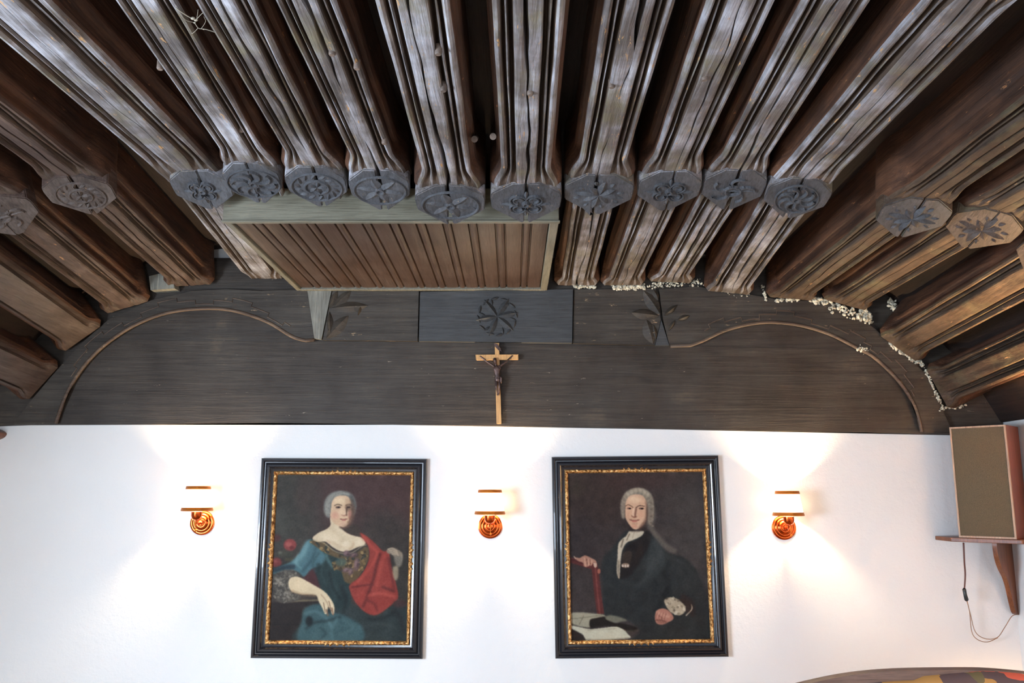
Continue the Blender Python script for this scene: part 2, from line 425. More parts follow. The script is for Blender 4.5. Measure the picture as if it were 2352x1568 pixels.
def make_beam(k, wallpx, bosspx, yr, nearx, roll, label, wscale=1.0, crack=.5, mat='beam', mat2='beam_side', bossmat='boss', kind='petal',
              y_end=YW, near_stop=None, boss=True, prof=None, bsc=None, bshift=0, jag=1.0, bw=.145, ysr=0.03, rosr=.105):
    """one long moulded beam: from the wall to above the photographer, thickening to a carved boss on its way"""
    W = at(wallpx[0], wallpx[1], YW)
    R = at(bosspx[0], bosspx[1], yr); R.z += ysr
    ca, sa = cos(radians(roll)), sin(radians(roll))
    g = thing('ceiling_beam', label, 'beam', (W.x, YW, W.z), (0, radians(roll), 0), 'moulded oak beams of the ceiling'); g['kind'] = 'thing'
    Mi = (Matrix.Translation(Vector((W.x, YW, W.z))) @ Matrix.Rotation(radians(roll), 4, 'Y')).inverted()
    lR = Mi @ Vector((R.x, yr, R.z))
    nx = nearx if nearx is not None else R.x + (R.x - W.x) * (yr - 1.93) / (YW - yr) * .6
    lN = Mi @ Vector((nx, 1.93, R.z))
    def path(y):     # y world depth
        y = max(y, 1.6)
        if y >= yr: t_ = (y - yr) / (YW - yr); return lR.x * (1 - t_), lR.z * (1 - t_)
        t_ = (yr - y) / (yr - 1.93); return lR.x + (lN.x - lR.x) * t_, lR.z + (lN.z - lR.z) * t_
    prof = prof or MO
    bsc = bsc or min(wscale, 1.1)
    gw = .5 * min([abs(at(*o_['w'], YW).x - W.x) for o_ in BE if o_['w'] != wallpx and abs(o_['roll'] - roll) < 12] or [.3]) - .003
    gb = .5 * min([abs(at(*o_['b'], 3.33).x - at(*bosspx, 3.33).x) for o_ in BE if o_['b'] != bosspx and abs(o_['roll'] - roll) < 12] or [.3]) - .002
    fw_, fb_ = min(1, gw / .144) / wscale, min(1, gb / .144) / wscale; bw = min(bw, gb)
    if wscale > 1.2: bw = .125; fb_ = .8
    seed = 17.3 * k
    ys = []
    y = y_end
    while y > -.4:
        ys.append(y); y -= .022 if (abs(y - yr) < .35 or y > 4.6) else (.035 if y > 1.6 else .15)
    verts = []; faces = []; mi = []
    cols = None
    for y in ys:
        px_, pz_ = path(y)
        blk = 0.0
        if boss: blk = max(blk, sm(yr - .25, yr - .07, y) * (1 - sm(yr + .02, yr + .07, y)))
        blk = max(blk, sm(YW - .13, YW - .03, y))
        if near_stop: blk = max(blk, 1 - sm(near_stop - .12, near_stop, y))
        cc = .018 * noise.noise(Vector((seed, y * 1.1, 0))) * 1.3 + .012 * noise.noise(Vector((seed, y * 5, 3)))
        cw = max(0.0, (noise.noise(Vector((seed + 9, y * 1.3, 5))) + .35)) * .0115 * crack
        bf = fb_ if y < (yr + YW) / 2 else fw_
        row = []
        def P(u_, h_, side, i):
            j = noise.noise(Vector((seed + side * 3.7 + i * .21, y * 3.2, i * .13))) * .0035 * jag
            j2 = noise.noise(Vector((seed + side * 5 + i * .6, y * 11, 7.7))) * .0016 * jag
            return (px_ + side * (u_ * wscale + j) , y - YW, pz_ + h_ + j + j2)
        half = []
        for side in (-1, 1):
            pts = []
            for i in range(NB):
                u_ = prof[i][0] * (1 - blk) + BK[i][0] * bf * blk; h_ = prof[i][1] * (1 - blk) + BK[i][1] * blk
                pts.append(P(u_, h_, side, i))
            half.append(pts)
        lft = half[0][::-1]
        mid = [(px_ + cc - cw, y - YW, pz_), (px_ + cc, y - YW, pz_ + (.004 + cw * 5 if cw > 0 else 0)), (px_ + cc + cw, y - YW, pz_)]
        row = lft + mid + half[1]
        cols = len(row); verts += row
    n = len(ys)
    for i in range(n - 1):
        for j in range(cols - 1):
            a = i * cols + j
            faces.append((a, a + 1, a + cols + 1, a + cols))
            d_ = abs(j - (cols - 2) / 2)
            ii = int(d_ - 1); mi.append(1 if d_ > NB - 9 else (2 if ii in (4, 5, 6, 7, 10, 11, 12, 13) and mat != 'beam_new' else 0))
    faces.append(tuple(range(cols))); mi.append(0)
    faces.append(tuple(range((n - 1) * cols, n * cols))[::-1]); mi.append(1)
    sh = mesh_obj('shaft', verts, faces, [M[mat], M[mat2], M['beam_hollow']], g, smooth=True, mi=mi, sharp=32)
    if boss:
        bx, bz = lR.x, lR.z
        y0, y1, ym = yr - .11, yr + .115, yr
        drop = .088
        def zz(yy): return bz - .004 - drop * (yy - y0) / (y1 - y0)
        out = [(-.055, y0), (.055, y0), (bw * .96, yr - .055), (bw, yr - .03), (bw * .97, yr + .03), (.02, y1), (-.02, y1), (-bw * .97, yr + .03), (-bw, yr - .03), (-bw * .96, yr - .055)]
        bm = bmesh.new()
        cx = .018 * noise.noise(Vector((seed, yr * 1.1, 0))) * 1.3
        gap = .0052 * crack
        for side in (-1, 1):
            if side == 1: poly = [(cx + gap, y0)] + out[1:6] + [(cx + gap * 1.4, y1)]
            else: poly = [(cx - gap, y0), (cx - gap * 1.4, y1)] + out[6:] + [out[0]]
            lo = [bm.verts.new((bx + p[0] * bsc + bshift, p[1] - YW, zz(p[1]) + RNG.uniform(-.002, .002))) for p in poly]
            hi = [bm.verts.new((bx + p[0] * bsc + bshift, p[1] - YW, bz + .055)) for p in poly]
            bm.faces.new(lo); bm.faces.new(hi)
            q = len(poly)
            for i in range(q): bm.faces.new((lo[i], lo[(i + 1) % q], hi[(i + 1) % q], hi[i]))
        bmesh.ops.recalc_face_normals(bm, faces=bm.faces)
        bmesh.ops.bevel(bm, geom=list(bm.edges), offset=.004, segments=2, affect='EDGES')
        for f in bm.faces: f.material_index = 0 if f.normal.z < -.7 else 1
        bo = bm_obj('boss', bm, [M[bossmat], M[mat]], g, smooth=True, sharp=35)
        # carved relief on the sloping face
        sl = atan2(drop, y1 - y0)
        # local frame: x across, y along slope, z outwards (down)
        ex = Vector((1, 0, 0)); ey = Vector((0, cos(sl), -sin(sl))); ez = ex.cross(ey) * -1
        base = Vector((bx + bshift, yr + .002 - YW, zz(yr + .002)))
        fm = Matrix(((ex.x, ey.x, ez.x, base.x), (ex.y, ey.y, ez.y, base.y), (ex.z, ey.z, ez.z, base.z), (0, 0, 0, 1)))
        bm = bmesh.new(); carve(bm, kind, rosr, .082, fm)
        bm_obj('rosette', bm, M[bossmat], bo, smooth=False)
    return g, Mi


def petal(bm, M4, cx, cy, ang, ln, wd, h, n=6, base=-.001):
    """a lens shaped leaf with a raised mid rib, starting at (cx,cy) and running along ang"""
    c, s = cos(ang), sin(ang)
    L = []; Rr = []; Rib = []
    for i in range(n + 1):
        t_ = i / n; w_ = wd * sin(pi * t_) ** .8 * .5 if 0 < t_ < 1 else 0
        px_, py_ = ln * t_, 0
        f = lambda x, y, z: bm.verts.new(M4 @ Vector((cx + x * c - y * s, cy + x * s + y * c, z)))
        Rib.append(f(px_, 0, h * sin(pi * (.08 + .84 * t_))))
        if 0 < i < n: L.append(f(px_, w_, base)); Rr.append(f(px_, -w_, base))
    for A in (L, Rr):
        bm.faces.new((Rib[0], Rib[1], A[0]))
        for i in range(len(A) - 1): bm.faces.new((Rib[i + 1], Rib[i + 2], A[i + 1], A[i]))
        bm.faces.new((Rib[n - 1], Rib[n], A[-1]))


def ring(bm, M4, rx, ry, w, h, n=32, cx=0, cy=0, a0=0, a1=2 * pi, base=-.001):
    rows = []
    closed = abs(a1 - a0 - 2 * pi) < 1e-6
    m = n if closed else n + 1
    for i in range(m):
        a = a0 + (a1 - a0) * i / n
        rows.append([bm.verts.new(M4 @ Vector((cx + (rx + d) * cos(a), cy + (ry + d) * sin(a), z))) for d, z in ((-w, base), (-w * .3, h), (w * .3, h), (w, base))])
    for i in range(n):
        a, b_ = rows[i], rows[(i + 1) % m]
        for j in range(3): bm.faces.new((a[j], a[j + 1], b_[j + 1], b_[j]))


def carve(bm, kind, rx, ry, M4):
    if kind == 'petal':
        ring(bm, M4, rx, ry * .98, .006, .007)
        for i in range(6): petal(bm, M4 @ Matrix.Diagonal((1, ry / rx, 1, 1)), 0, 0, i * pi / 3 + .25, rx * .9, rx * .42, .011)
        ring(bm, M4, .016, .014, .008, .012, 12)
    elif kind == 'swirl':
        ring(bm, M4, rx, ry, .005, .006)
        for i in range(8):
            a = i * pi / 4
            ring(bm, M4, rx * .33, ry * .33, .007, .010, 10, rx * .52 * cos(a), ry * .52 * sin(a), a, a + pi * 1.1)
        ring(bm, M4, .014, .012, .008, .011, 12)
    elif kind == 'square':
        D4 = Matrix.Diagonal((1, ry / rx, 1, 1))
        for i in range(4):
            a = i * pi / 2 + pi / 4
            ring(bm, M4, rx * .36, ry * .36, .007, .010, 12, rx * .50 * cos(a), ry * .50 * sin(a), a - 1.9, a + 1.9)
            petal(bm, M4 @ D4, 0, 0, i * pi / 2, rx * .95, rx * .30, .012)
        s = rx * .92
        for i in range(4):
            a = i * pi / 2 + pi / 4; b_ = a + pi / 2
            p = Vector((s * cos(a), s * sin(a) * ry / rx)); q = Vector((s * cos(b_), s * sin(b_) * ry / rx)); d_ = (q - p)
            petal(bm, M4, p.x, p.y, atan2(d_.y, d_.x), d_.length, .012, .008)
    elif kind == 'star':
        D4 = Matrix.Diagonal((1, ry / rx, 1, 1))
        for i in range(8): petal(bm, M4 @ D4, 0, 0, i * pi / 4 + .2, rx * (1.0 if i % 2 == 0 else .72), rx * .34, .014)
        for i in range(8): petal(bm, M4 @ D4, rx * .7 * cos(i * pi / 4 + .6), rx * .7 * sin(i * pi / 4 + .6), i * pi / 4 + .6, rx * .3, rx * .2, .008)
    elif kind == 'clover':
        for i in range(4):
            a = i * pi / 2 + pi / 4
            for q in (1, .58): ring(bm, M4, rx * .30 * q, ry * .32 * q, .005, .010, 14, rx * .42 * cos(a), ry * .42 * sin(a), a - 2.3, a + 2.3)
        for i in range(4): petal(bm, M4, rx * .25 * cos(i * pi / 2), ry * .25 * sin(i * pi / 2), i * pi / 2, (rx if i % 2 == 0 else ry) * .7, rx * .16, .010)
        ring(bm, M4, .011, .010, .007, .013, 10)
    elif kind == 'wreath':
        for i in range(14):
            a = i * 2 * pi / 14
            petal(bm, M4, rx * .62 * cos(a), ry * .62 * sin(a), a + .9, rx * .34, rx * .15, .009)
        ring(bm, M4, rx * .97, ry * .97, .005, .007)
        ring(bm, M4, rx * .45, ry * .45, .006, .008)
        for i in range(5): petal(bm, M4, 0, 0, i * 2 * pi / 5, rx * .4, rx * .18, .011)
    elif kind == 'knot':
        for i in range(5):
            a = i * 2 * pi / 5
            ring(bm, M4, rx * .30, ry * .30, .006, .009, 12, rx * .55 * cos(a), ry * .55 * sin(a), a + 2, a + 6.4)
        ring(bm, M4, rx * .3, ry * .3, .006, .011, 14); petal(bm, M4, -rx * .9, 0, 0, rx * 1.8, .014, .006)


# wall px, boss px, boss depth, x at depth 1.93, roll
BE = [
    dict(w=(100, 880), b=(-291, 722), yr=3.5, nx=None, roll=-51, mat='beam_new', bossmat='boss_brown', crack=0, jag=.2, prof=MN, kind='wreath',
         label='lowest smooth brown ceiling beam at far left, squared end just above the white wall'),
    dict(w=(190, 778), b=(-131, 577), yr=3.5, nx=None, roll=-37, mat='beam_new', bossmat='boss_brown', crack=0, jag=.2, prof=MN, kind='petal', wscale=1.0,
         label='broad smooth brown ceiling beam at left with squared end against the carved arch'),
    dict(w=(293, 706), b=(0, 490), yr=3.5, nx=None, roll=-17, mat='beam_left', bossmat='boss_brown', crack=0, kind='knot',
         label='reddish worn ceiling beam whose boss is cut by the left edge of the photo'),
    dict(w=(437, 656), b=(185, 440), yr=3.48, nx=None, roll=-4, mat='beam_left', bossmat='boss_brown', crack=.9, kind='wreath',
         label='reddish brown ceiling beam with a flaked brown boss split by a dark crack, at left'),
    dict(w=(612, 640), b=(447, 428), yr=3.42, nx=-1.38, roll=0, crack=.25, kind='clover', wscale=1.27, bsc=1.0, bshift=.035, rosr=.085,
         label='wide grey ceiling beam just left of the panelled box, passing beside its corner'),
    dict(w=(700, 640), b=(583, 412), yr=3.3, nx=-.968, wscale=0.80, bsc=0.96, roll=0, crack=.4, kind='swirl', y_end=3.575, bw=.135,
         label='grey ceiling beam ending in a tilted boss above the left corner of the panelled box'),
    dict(w=(800, 640), b=(728, 420), yr=3.3, nx=-.755, wscale=0.77, bsc=0.96, roll=0, crack=.8, kind='wreath', y_end=3.575,
         label='cracked grey ceiling beam, its boss second from left along the panelled box front'),
    dict(w=(900, 640), b=(873, 428), yr=3.3, nx=-.538, wscale=0.80, bsc=0.96, roll=0, crack=1.5, kind='petal', y_end=3.575,
         label='grey ceiling beam with long diagonal split, its boss third along the panelled box front'),
    dict(w=(1040, 650), b=(1035, 462), yr=3.34, nx=-.250, wscale=0.93, bsc=1.0, roll=0, crack=1.2, kind='petal', y_end=3.575, rosr=.115,
         label='ceiling beam with low-hanging ringed boss, fourth along the panelled box front'),
    dict(w=(1200, 650), b=(1208, 458), yr=3.34, nx=.041, wscale=0.93, bsc=1.0, roll=0, crack=1.1, kind='clover', y_end=3.575, rosr=.11,
         label='ceiling beam with carved boss just above the right corner of the panelled box'),
    dict(w=(1325, 655), b=(1375, 438), yr=3.33, nx=.331, wscale=0.90, bsc=1.0, roll=0, crack=1.2, kind='star',
         label='first ceiling beam right of the panelled box, with cracked leaf-carved boss'),
    dict(w=(1430, 655), b=(1536, 430), yr=3.33, nx=.597, wscale=0.90, bsc=1.0, roll=0, crack=.5, kind='clover',
         label='ceiling beam with clover-carved boss, second to the right of the panelled box'),
    dict(w=(1540, 648), b=(1684, 428), yr=3.33, nx=.846, wscale=0.88, bsc=1.0, roll=2, crack=1.3, kind='knot', bw=.135,
         label='ceiling beam with small split boss and open cracks, third right of the panelled box'),
    dict(w=(1672, 672), b=(1832, 448), yr=3.33, nx=1.163, roll=6, wscale=1.08, bsc=1.0, crack=1.0, kind='swirl', mat='beam', near_stop=2.05, rosr=.085,
         label='wide pale grey ceiling beam with curl-carved boss, fourth right of the panelled box'),
    dict(w=(1815, 686), b=(2097, 492), yr=3.33, nx=None, roll=5, crack=.6, kind='star', mat='beam_right', bw=.155,
         label='brown ceiling beam with a deeply cut blue-grey star boss at right'),
    dict(w=(1940, 700), b=(2262, 520), yr=3.38, nx=None, roll=15, crack=.3, kind='star', mat='beam_right', bossmat='boss_brown', bw=.155,
         label='brown ceiling beam whose brown boss bears a star, near the right edge'),
    dict(w=(2062, 800), b=(2430, 608), yr=3.58, nx=None, roll=38, crack=0, kind='swirl', mat='beam_right', bossmat='boss_brown', wscale=1.1,
         label='broad tilted brown ceiling beam at right meeting the curved shoulder of the carved arch'),
    dict(w=(2152, 892), b=(2560, 728), yr=3.58, nx=None, roll=64, crack=0, kind='petal', mat='beam_right', bossmat='boss_brown',
         label='lowest steeply tilted brown ceiling beam at far right, above the loudspeaker'),
]
BEAMS = []
for k, b in enumerate(BE):
    kw = {q: b[q] for q in ('crack', 'mat', 'bossmat', 'kind', 'y_end', 'near_stop', 'prof', 'jag', 'bw', 'wscale', 'rosr', 'bsc', 'bshift') if q in b}
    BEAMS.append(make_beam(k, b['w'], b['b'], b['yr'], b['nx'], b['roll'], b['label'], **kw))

# wooden pegs driven into the beams (photo position, beam index)
PEGS = [(203, 187, 4), (368, 153, 5), (553, 297, 5), (620, 160, 6), (707, 322, 6), (763, 120, 7), (820, 152, 7), (883, 325, 7), (1018, 203, 8), (1007, 118, 8),
        (1218, 212, 9), (1405, 195, 10), (1618, 178, 11)]
for (x, y, k) in PEGS:
    g, Mi = BEAMS[k]
    Z = (Mi.inverted() @ Vector((0, 0, 0))).z
    bz = at(BE[k]['b'][0], BE[k]['b'][1], BE[k]['yr']).z + .03
    if k < 7: bz += .02
    p = Mi @ onz(x, y, bz)
    bm = bmesh.new(); lathe(bm, [(0, .02), (.010, .02), (.0105, -.006), (.008, -.010), (0, -.011)], 12, Matrix.Translation(p))
    bm_obj('peg', bm, M['peg'], g, smooth=True, sharp=40)
for (x, y, k) in ((1091, 317, 8), (1133, 311, 9)):   # the two pegs sticking out sideways into the middle gap
    g, Mi = BEAMS[k]; p = Mi @ onz(x, y, EYE + 1.27)
    bm = bmesh.new(); sgn = 1 if k == 8 else -1
    lathe(bm, [(0, -.05), (.012, -.05), (.0125, .012), (.010, .016), (0, .017)], 12, Matrix.Translation(p) @ Matrix.Rotation(radians(-62), 4, 'X'))
    bm_obj('peg', bm, M['peg'], g, smooth=True, sharp=40)

# ------------------------------------------------------------------ ceiling boards above the beams
pts = []
for (g, Mi), b in zip(BEAMS, BE):
    W = at(b['w'][0], b['w'][1], YW); R = at(b['b'][0], b['b'][1], b['yr']); R.z += .03
    r = radians(b['roll']); off = Vector((sin(r), 0, cos(r))) * .255
    pts.append((W + off, R + off, R + (R - W) * .15 + off))
verts = []; faces = []
def X3(side):
    return [Vector((side, 0, z)) for z in (EYE + .45,) * 3]
cols_ = [[Vector((XL, D, EYE + .40)), Vector((XL, 3.4, EYE + .45)), Vector((XL, YF, EYE + .45))]]
for a, b_, c in pts:
    cols_.append([Vector((a.x, D, a.z)), Vector((b_.x, 3.4, b_.z)), Vector((b_.x * (1 if abs(b_.x) < 2.2 else 2.2 / abs(b_.x)), YF, b_.z))])
# keep the boards inside the room and in order
cols_.append([Vector((XR, D, EYE + .40)), Vector((XR, 3.4, EYE + .40)), Vector((XR, YF, EYE + .40))])
for ci in cols_:
    for v in ci: v.x = min(XR, max(XL, v.x))
for q in range(3):
    for i in range(1, len(cols_)):
        if cols_[i][q].x < cols_[i - 1][q].x + .002: cols_[i][q].x = min(XR, cols_[i - 1][q].x + .002)
nc = len(cols_)
for ci in cols_: verts += ci
faces = []
for i in range(nc - 1):
    for q in range(2): faces.append((i * 3 + q, i * 3 + q + 1, i * 3 + q + 4, i * 3 + q + 3))
ce = mesh_obj('ceiling', verts, faces, M['ceiling']); struct(ce)
so = ce.modifiers.new('thick', 'SOLIDIFY'); so.thickness = .03; so.offset = 1 if False else 0

# ------------------------------------------------------------------ carved beam across the wall
WB = thing('carved_wall_beam', 'dark carved wooden beam spanning the top of the white wall, with two shallow arches', 'beam', (0, D, at(1176, 978, D).z)); WB['kind'] = 'thing'
WBi = Matrix.Translation(Vector(WB.location)).inverted()


def wb_part(name, px, yf, yb, mat, parent=WB, bev=.003, sm_=False):
    bm = bmesh.new()
    P = [at(x, y, yf) for x, y in px]
    for p in P: p.x = max(XL + .004, min(XR - .004, p.x))
    prism_y(bm, P, yf, yb); bmesh.ops.transform(bm, matrix=WBi, verts=bm.verts)
    return bm_obj(name, bm, mat, parent)


YP = 4.945
bot = [(-74, 979), (60, 975), (300, 974), (600, 971), (900, 974), (1180, 978), (1500, 984), (1750, 988), (2000, 993), (2185, 998), (2314, 1001)]
seamL = [(-74, 790), (270, 782), (690, 784), (940, 785), (1110, 790), (1320, 793), (1540, 795), (1900, 801), (2314, 806)]
wb_part('lower_plank', [(x, y) for x, y in bot] + seamL[::-1], YP, YP + .0048, M['plank'])
wb_part('backing_plank', bot + [(2314, 765), (-74, 765)], YP + .0052, D - .002, M['plank'])
wb_part('upper_plank', [(x, y + 6) for x, y in seamL] + [(2314, 592), (-74, 592)], YP + .005, D - .002, M['plank'])
# carved arch boards
inL = spline([(128, 972), (160, 890), (215, 815), (290, 757), (370, 722), (450, 709), (530, 712), (610, 737), (670, 772), (702, 782)], 8)
outL = [(722, 778), (705, 664), (690, 664), (600, 668), (520, 664), (440, 668), (345, 690), (250, 733), (185, 790), (130, 850), (75, 915), (30, 974)]
wb_part('arch_board', [tuple(p) for p in inL] + outL, YP - .028, YP + .004, M['ringwood'])
inR = spline([(2118, 992), (2100, 930), (2062, 872), (2010, 822), (1975, 802), (1900, 765), (1820, 744), (1745, 741), (1670, 757), (1615, 782), (1585, 793)], 8)
outR = [(1538, 794), (1524, 738), (1514, 664), (1600, 658), (1640, 664), (1720, 676), (1800, 690), (1890, 690), (1950, 712), (2010, 755), (2075, 815), (2130, 860), (2160, 930), (2190, 996)]
wb_part('arch_board', [tuple(p) for p in inR] + outR, YP - .028, YP + .004, M['ringwood'])
for pth in (inL + [np.array((722, 780))], inR + [np.array((1540, 795))]):
    bm = bmesh.new()
    PP = [WBi @ at(p[0], p[1], YP - .026) for p in pth]
    tube(bm, PP, .0105, 8)
    bm_obj('bead', bm, M['bead'], WB, smooth=True)
# stepped (battlement) carving following the beads
for pth in (inL, inR):
    L = pth[8:-8]; line = []; q = 0
    for i in range(2, len(L) - 2, 2):
        p = L[i]; d_ = L[i + 1] - L[i - 1]; d_ = d_ / np.linalg.norm(d_); nrm = np.array((d_[1], -d_[0]))
        if nrm[1] > 0: nrm = -nrm
        lv = (10, 19, 28, 19)[(q // 2) % 4]; lv2 = (10, 19, 28, 19)[((q + 1) // 2) % 4]
        line.append(p + nrm * lv); line.append(p + nrm * lv2); q += 1
    PP = [WBi @ at(p[0], p[1], YP - .029) for p in line]
    bm = bmesh.new(); tube(bm, PP, .0042, 5)
    bm_obj('stepped_carving', bm, M['bead'], WB)
# boards between the arches
wb_part('carved_board', [(763, 668), (962, 668), (959, 783), (741, 781)], YP - .026, YP, M['ringwood'])
wb_part('carved_board', [(1319, 664), (1506, 663), (1518, 735), (1504, 793), (1316, 788)], YP - .026, YP, M['ringwood'])
cb = wb_part('centre_board', [(965, 670), (1316, 664), (1314, 787), (962, 783)], YP - .040, YP, M['keyboard'])
wb_part('pale_wedge', [(706, 668), (761, 668), (738, 779), (722, 777)], YP - .036, YP - .01, M['pale'])['label'] = 'pale scraped wooden wedge'
wb_part('dark_wedge', [(1519, 735), (1537, 793), (1505, 793)], YP - .03, YP - .005, M['keyboard'])
# six-armed rosette on the centre board
c0 = WBi @ at(1142, 727, YP - .040)
fr = Matrix(((1, 0, 0, c0.x), (0, 0, -1, c0.y), (0, 1, 0, c0.z), (0, 0, 0, 1)))
bm = bmesh.new(); pxm = 4.9 / F
for a in (10, 58, 128, 190, 247, 318):
    petal(bm, fr, 0, 0, radians(a), .128, .044, .022)
for i in range(12):
    a = radians(i * 30 + 25)
    petal(bm, fr, .118 * cos(a), .118 * sin(a), a + 2.0, .052, .022, .014)
    if i % 2: petal(bm, fr, .07 * cos(a), .07 * sin(a), a - .3, .045, .020, .012)
bm_obj('rosette', bm, M['keyboard'], cb)
# leaf carvings beside the wedges
def leaf(px0, px1, wd, parent_bm, yy):
    a = WBi @ at(px0[0], px0[1], yy); b_ = WBi @ at(px1[0], px1[1], yy)
    d_ = b_ - a
    mt = Matrix(((1, 0, 0, 0), (0, 0, -1, a.y), (0, 1, 0, 0), (0, 0, 0, 1)))
    petal(parent_bm, mt, a.x, a.z, atan2(d_.z, d_.x), d_.length, wd * 1.25, .019, 8)
bm = bmesh.new(); yy = YP - .026
leaf((760, 708), (845, 702), .055, bm, yy); leaf((768, 705), (806, 668), .050, bm, yy); leaf((757, 708), (775, 668), .04, bm, yy)
leaf((750, 778), (800, 725), .065, bm, yy); leaf((757, 715), (760, 775), .035, bm, yy); leaf((830, 702), (822, 725), .015, bm, yy)
bm_obj('leaf_carving', bm, M['ringwood'], WB)
bm = bmesh.new()
leaf((1516, 722), (1478, 668), .062, bm, yy); leaf((1514, 726), (1450, 718), .058, bm, yy); leaf((1500, 790), (1484, 734), .070, bm, yy)
leaf((1512, 690), (1500, 665), .03, bm, yy); leaf((1506, 780), (1500, 745), .03, bm, yy)
bm_obj('leaf_carving', bm, M['ringwood'], WB)
bm = bmesh.new()
for a, b_, w in (((1525, 725), (1556, 700), .03), ((1556, 735), (1584, 725), .03), ((1535, 760), (1550, 735), .02)): leaf(a, b_, w, bm, YP - .028)
bm_obj('leaf_carving', bm, M['ringwood'], WB)
# small corbel poking in at the left edge
bm = bmesh.new()
c = [tuple(p) for p in spline([(-70, 975), (-40, 980), (-20, 984), (-8, 992), (-12, 1001), (-26, 1008), (-60, 1022), (-90, 1000)], 5, closed=True)]
prism_y(bm, [at(x, y, 4.9) for x, y in c], 4.9, 4.999)
tag(bm_obj('corbel', bm, M['walnut']), 'brown rounded wooden corbel poking in at the left edge below the dark beam', 'corbel')
# pale offcut wedged between two beams at left
bm = bmesh.new(); 
prism_y(bm, [at(x, y, 4.86) for x, y in ((342, 634), (392, 622), (401, 662), (346, 666))], 4.86, 4.944)
tag(bm_obj('wooden_packing_block', bm, M['pale']), 'pale wooden packing block wedged between two reddish beams on the left arch', 'wood block')
# crumbling mortar along the joint
bm = bmesh.new(); rr = random.Random(3)
def crumbs(path, n, spread, size):
    for _ in range(int(n * 1.7)):
        s = rr.random() * (len(path) - 1); i = int(s); f = s - i
        x = path[i][0] * (1 - f) + path[i + 1][0] * f + rr.gauss(0, spread * .6); y = path[i][1] * (1 - f) + path[i + 1][1] * f + rr.gauss(0, spread)
        p = at(x, y, YP - .03 + rr.uniform(-.012, .02)); r = size * rr.uniform(.4, 1.3)
        bmesh.ops.create_icosphere(bm, subdivisions=1, radius=r, matrix=Matrix.Translation(p) @ Matrix.Rotation(rr.random() * 3, 4, 'Y') @ Matrix.Diagonal((1.25, .8, .85, 1)))
crumbs([(1318, 657), (1370, 659)], 40, 1.6, .008); crumbs([(1405, 661), (1480, 659)], 110, 2.6, .009); crumbs([(1490, 656), (1610, 648)], 60, 4, .006)
crumbs([(1780, 690), (1835, 687)], 60, 1.5, .007); crumbs([(1862, 688), (1900, 692)], 50, 4, .009); crumbs([(1905, 700), (2000, 738)], 90, 5, .009)
crumbs([(2043, 690), (2058, 712)], 25, 5, .010); crumbs([(1975, 700), (2000, 735)], 40, 6, .010); crumbs([(2045, 790), (2120, 838)], 90, 3, .008)
crumbs([(2125, 850), (2165, 935)], 60, 2.5, .006); crumbs([(2160, 938), (2215, 930)], 30, 3, .007); crumbs([(1968, 800), (1995, 806)], 30, 4, .006)
crumbs([(1750, 655), (1760, 690)], 20, 2, .007); crumbs([(1610, 650), (1690, 680), (1730, 676)], 26, 1.5, .004)
for v in bm.verts: v.co += Vector((rr.uniform(-1, 1), rr.uniform(-1, 1), rr.uniform(-1, 1))) * .0017
tag(bm_obj('mortar', bm, M['mortar']), 'crumbling white mortar scattered along the joint between beam ends and carved arch', 'mortar', kind='stuff')

# ------------------------------------------------------------------ panelled box between the beams and the carved beam
zb = EYE + 1.174
BX0, BX1, BY0, BY1 = -1.272, .207, 3.60, YP - .03
PB = thing('panelled_box', 'shallow olive-brown wooden box under the beams with a reeded striped underside', 'wooden box', ((BX0 + BX1) / 2, (BY0 + BY1) / 2, zb))
o0 = Vector(PB.location)
def pbox(name, lo, hi, mat, bev=.003):
    bm = bmesh.new(); box(bm, Vector(lo) - o0, Vector(hi) - o0); bevel(bm, bev, 1); return bm_obj(name, bm, mat, PB)
pbox('front_board', (BX0, BY0, zb), (BX1, BY0 + .022, zb + .150), M['boxboard'])
pbox('front_lip', (BX0 - .004, BY0 - .006, zb - .007), (BX1 + .004, BY0 + .024, zb + .001), M['boxboard'], .002)
pbox('side_rail', (BX0, BY0 + .024, zb - .004), (BX0 + .030, BY1, zb + .10), M['boxrail'])
pbox('side_rail', (BX1 - .040, BY0 + .024, zb - .004), (BX1, BY1, zb + .10), M['boxrail'])
pbox('back_rail', (BX0 + .02, BY1 - .035, zb - .006), (BX1 - .01, BY1, zb + .03), M['boxrail'])
# reeded underside: wide boards and narrow beads, cut by V grooves
prof = []; x = BX0 + .030; rr = random.Random(8)
while x < BX1 - .045:
    for w, sag in ((.084, .002), (.040, .004)):
        w *= rr.uniform(.92, 1.06)
        if x + w > BX1 - .04: w = BX1 - .04 - x
        if w < .01: continue
        prof += [(x, .016), (x + .0035, .016), (x + .006, .003)]
        for t_ in (.2, .4, .6, .8): prof.append((x + .006 + (w - .010) * t_, .003 - sag * sin(pi * t_)))
        prof += [(x + w - .004, .003)]
        x += w
ya, yb = BY0 + .024, BY1 - .034
verts = [Vector((p[0], yv, zb + .006 + p[1])) - o0 for yv in (ya, yb) for p in prof]
n = len(prof)
faces = [(i, i + 1, n + i + 1, n + i) for i in range(n - 1)]
top = len(verts); verts += [Vector((BX0 + .03, ya, zb + .05)) - o0, Vector((BX1 - .04, ya, zb + .05)) - o0, Vector((BX1 - .04, yb, zb + .05)) - o0, Vector((BX0 + .03, yb, zb + .05)) - o0]
faces.append((top, top + 1, top + 2, top + 3))
mesh_obj('reeded_panel', verts, faces, M['boxpanel'], PB)

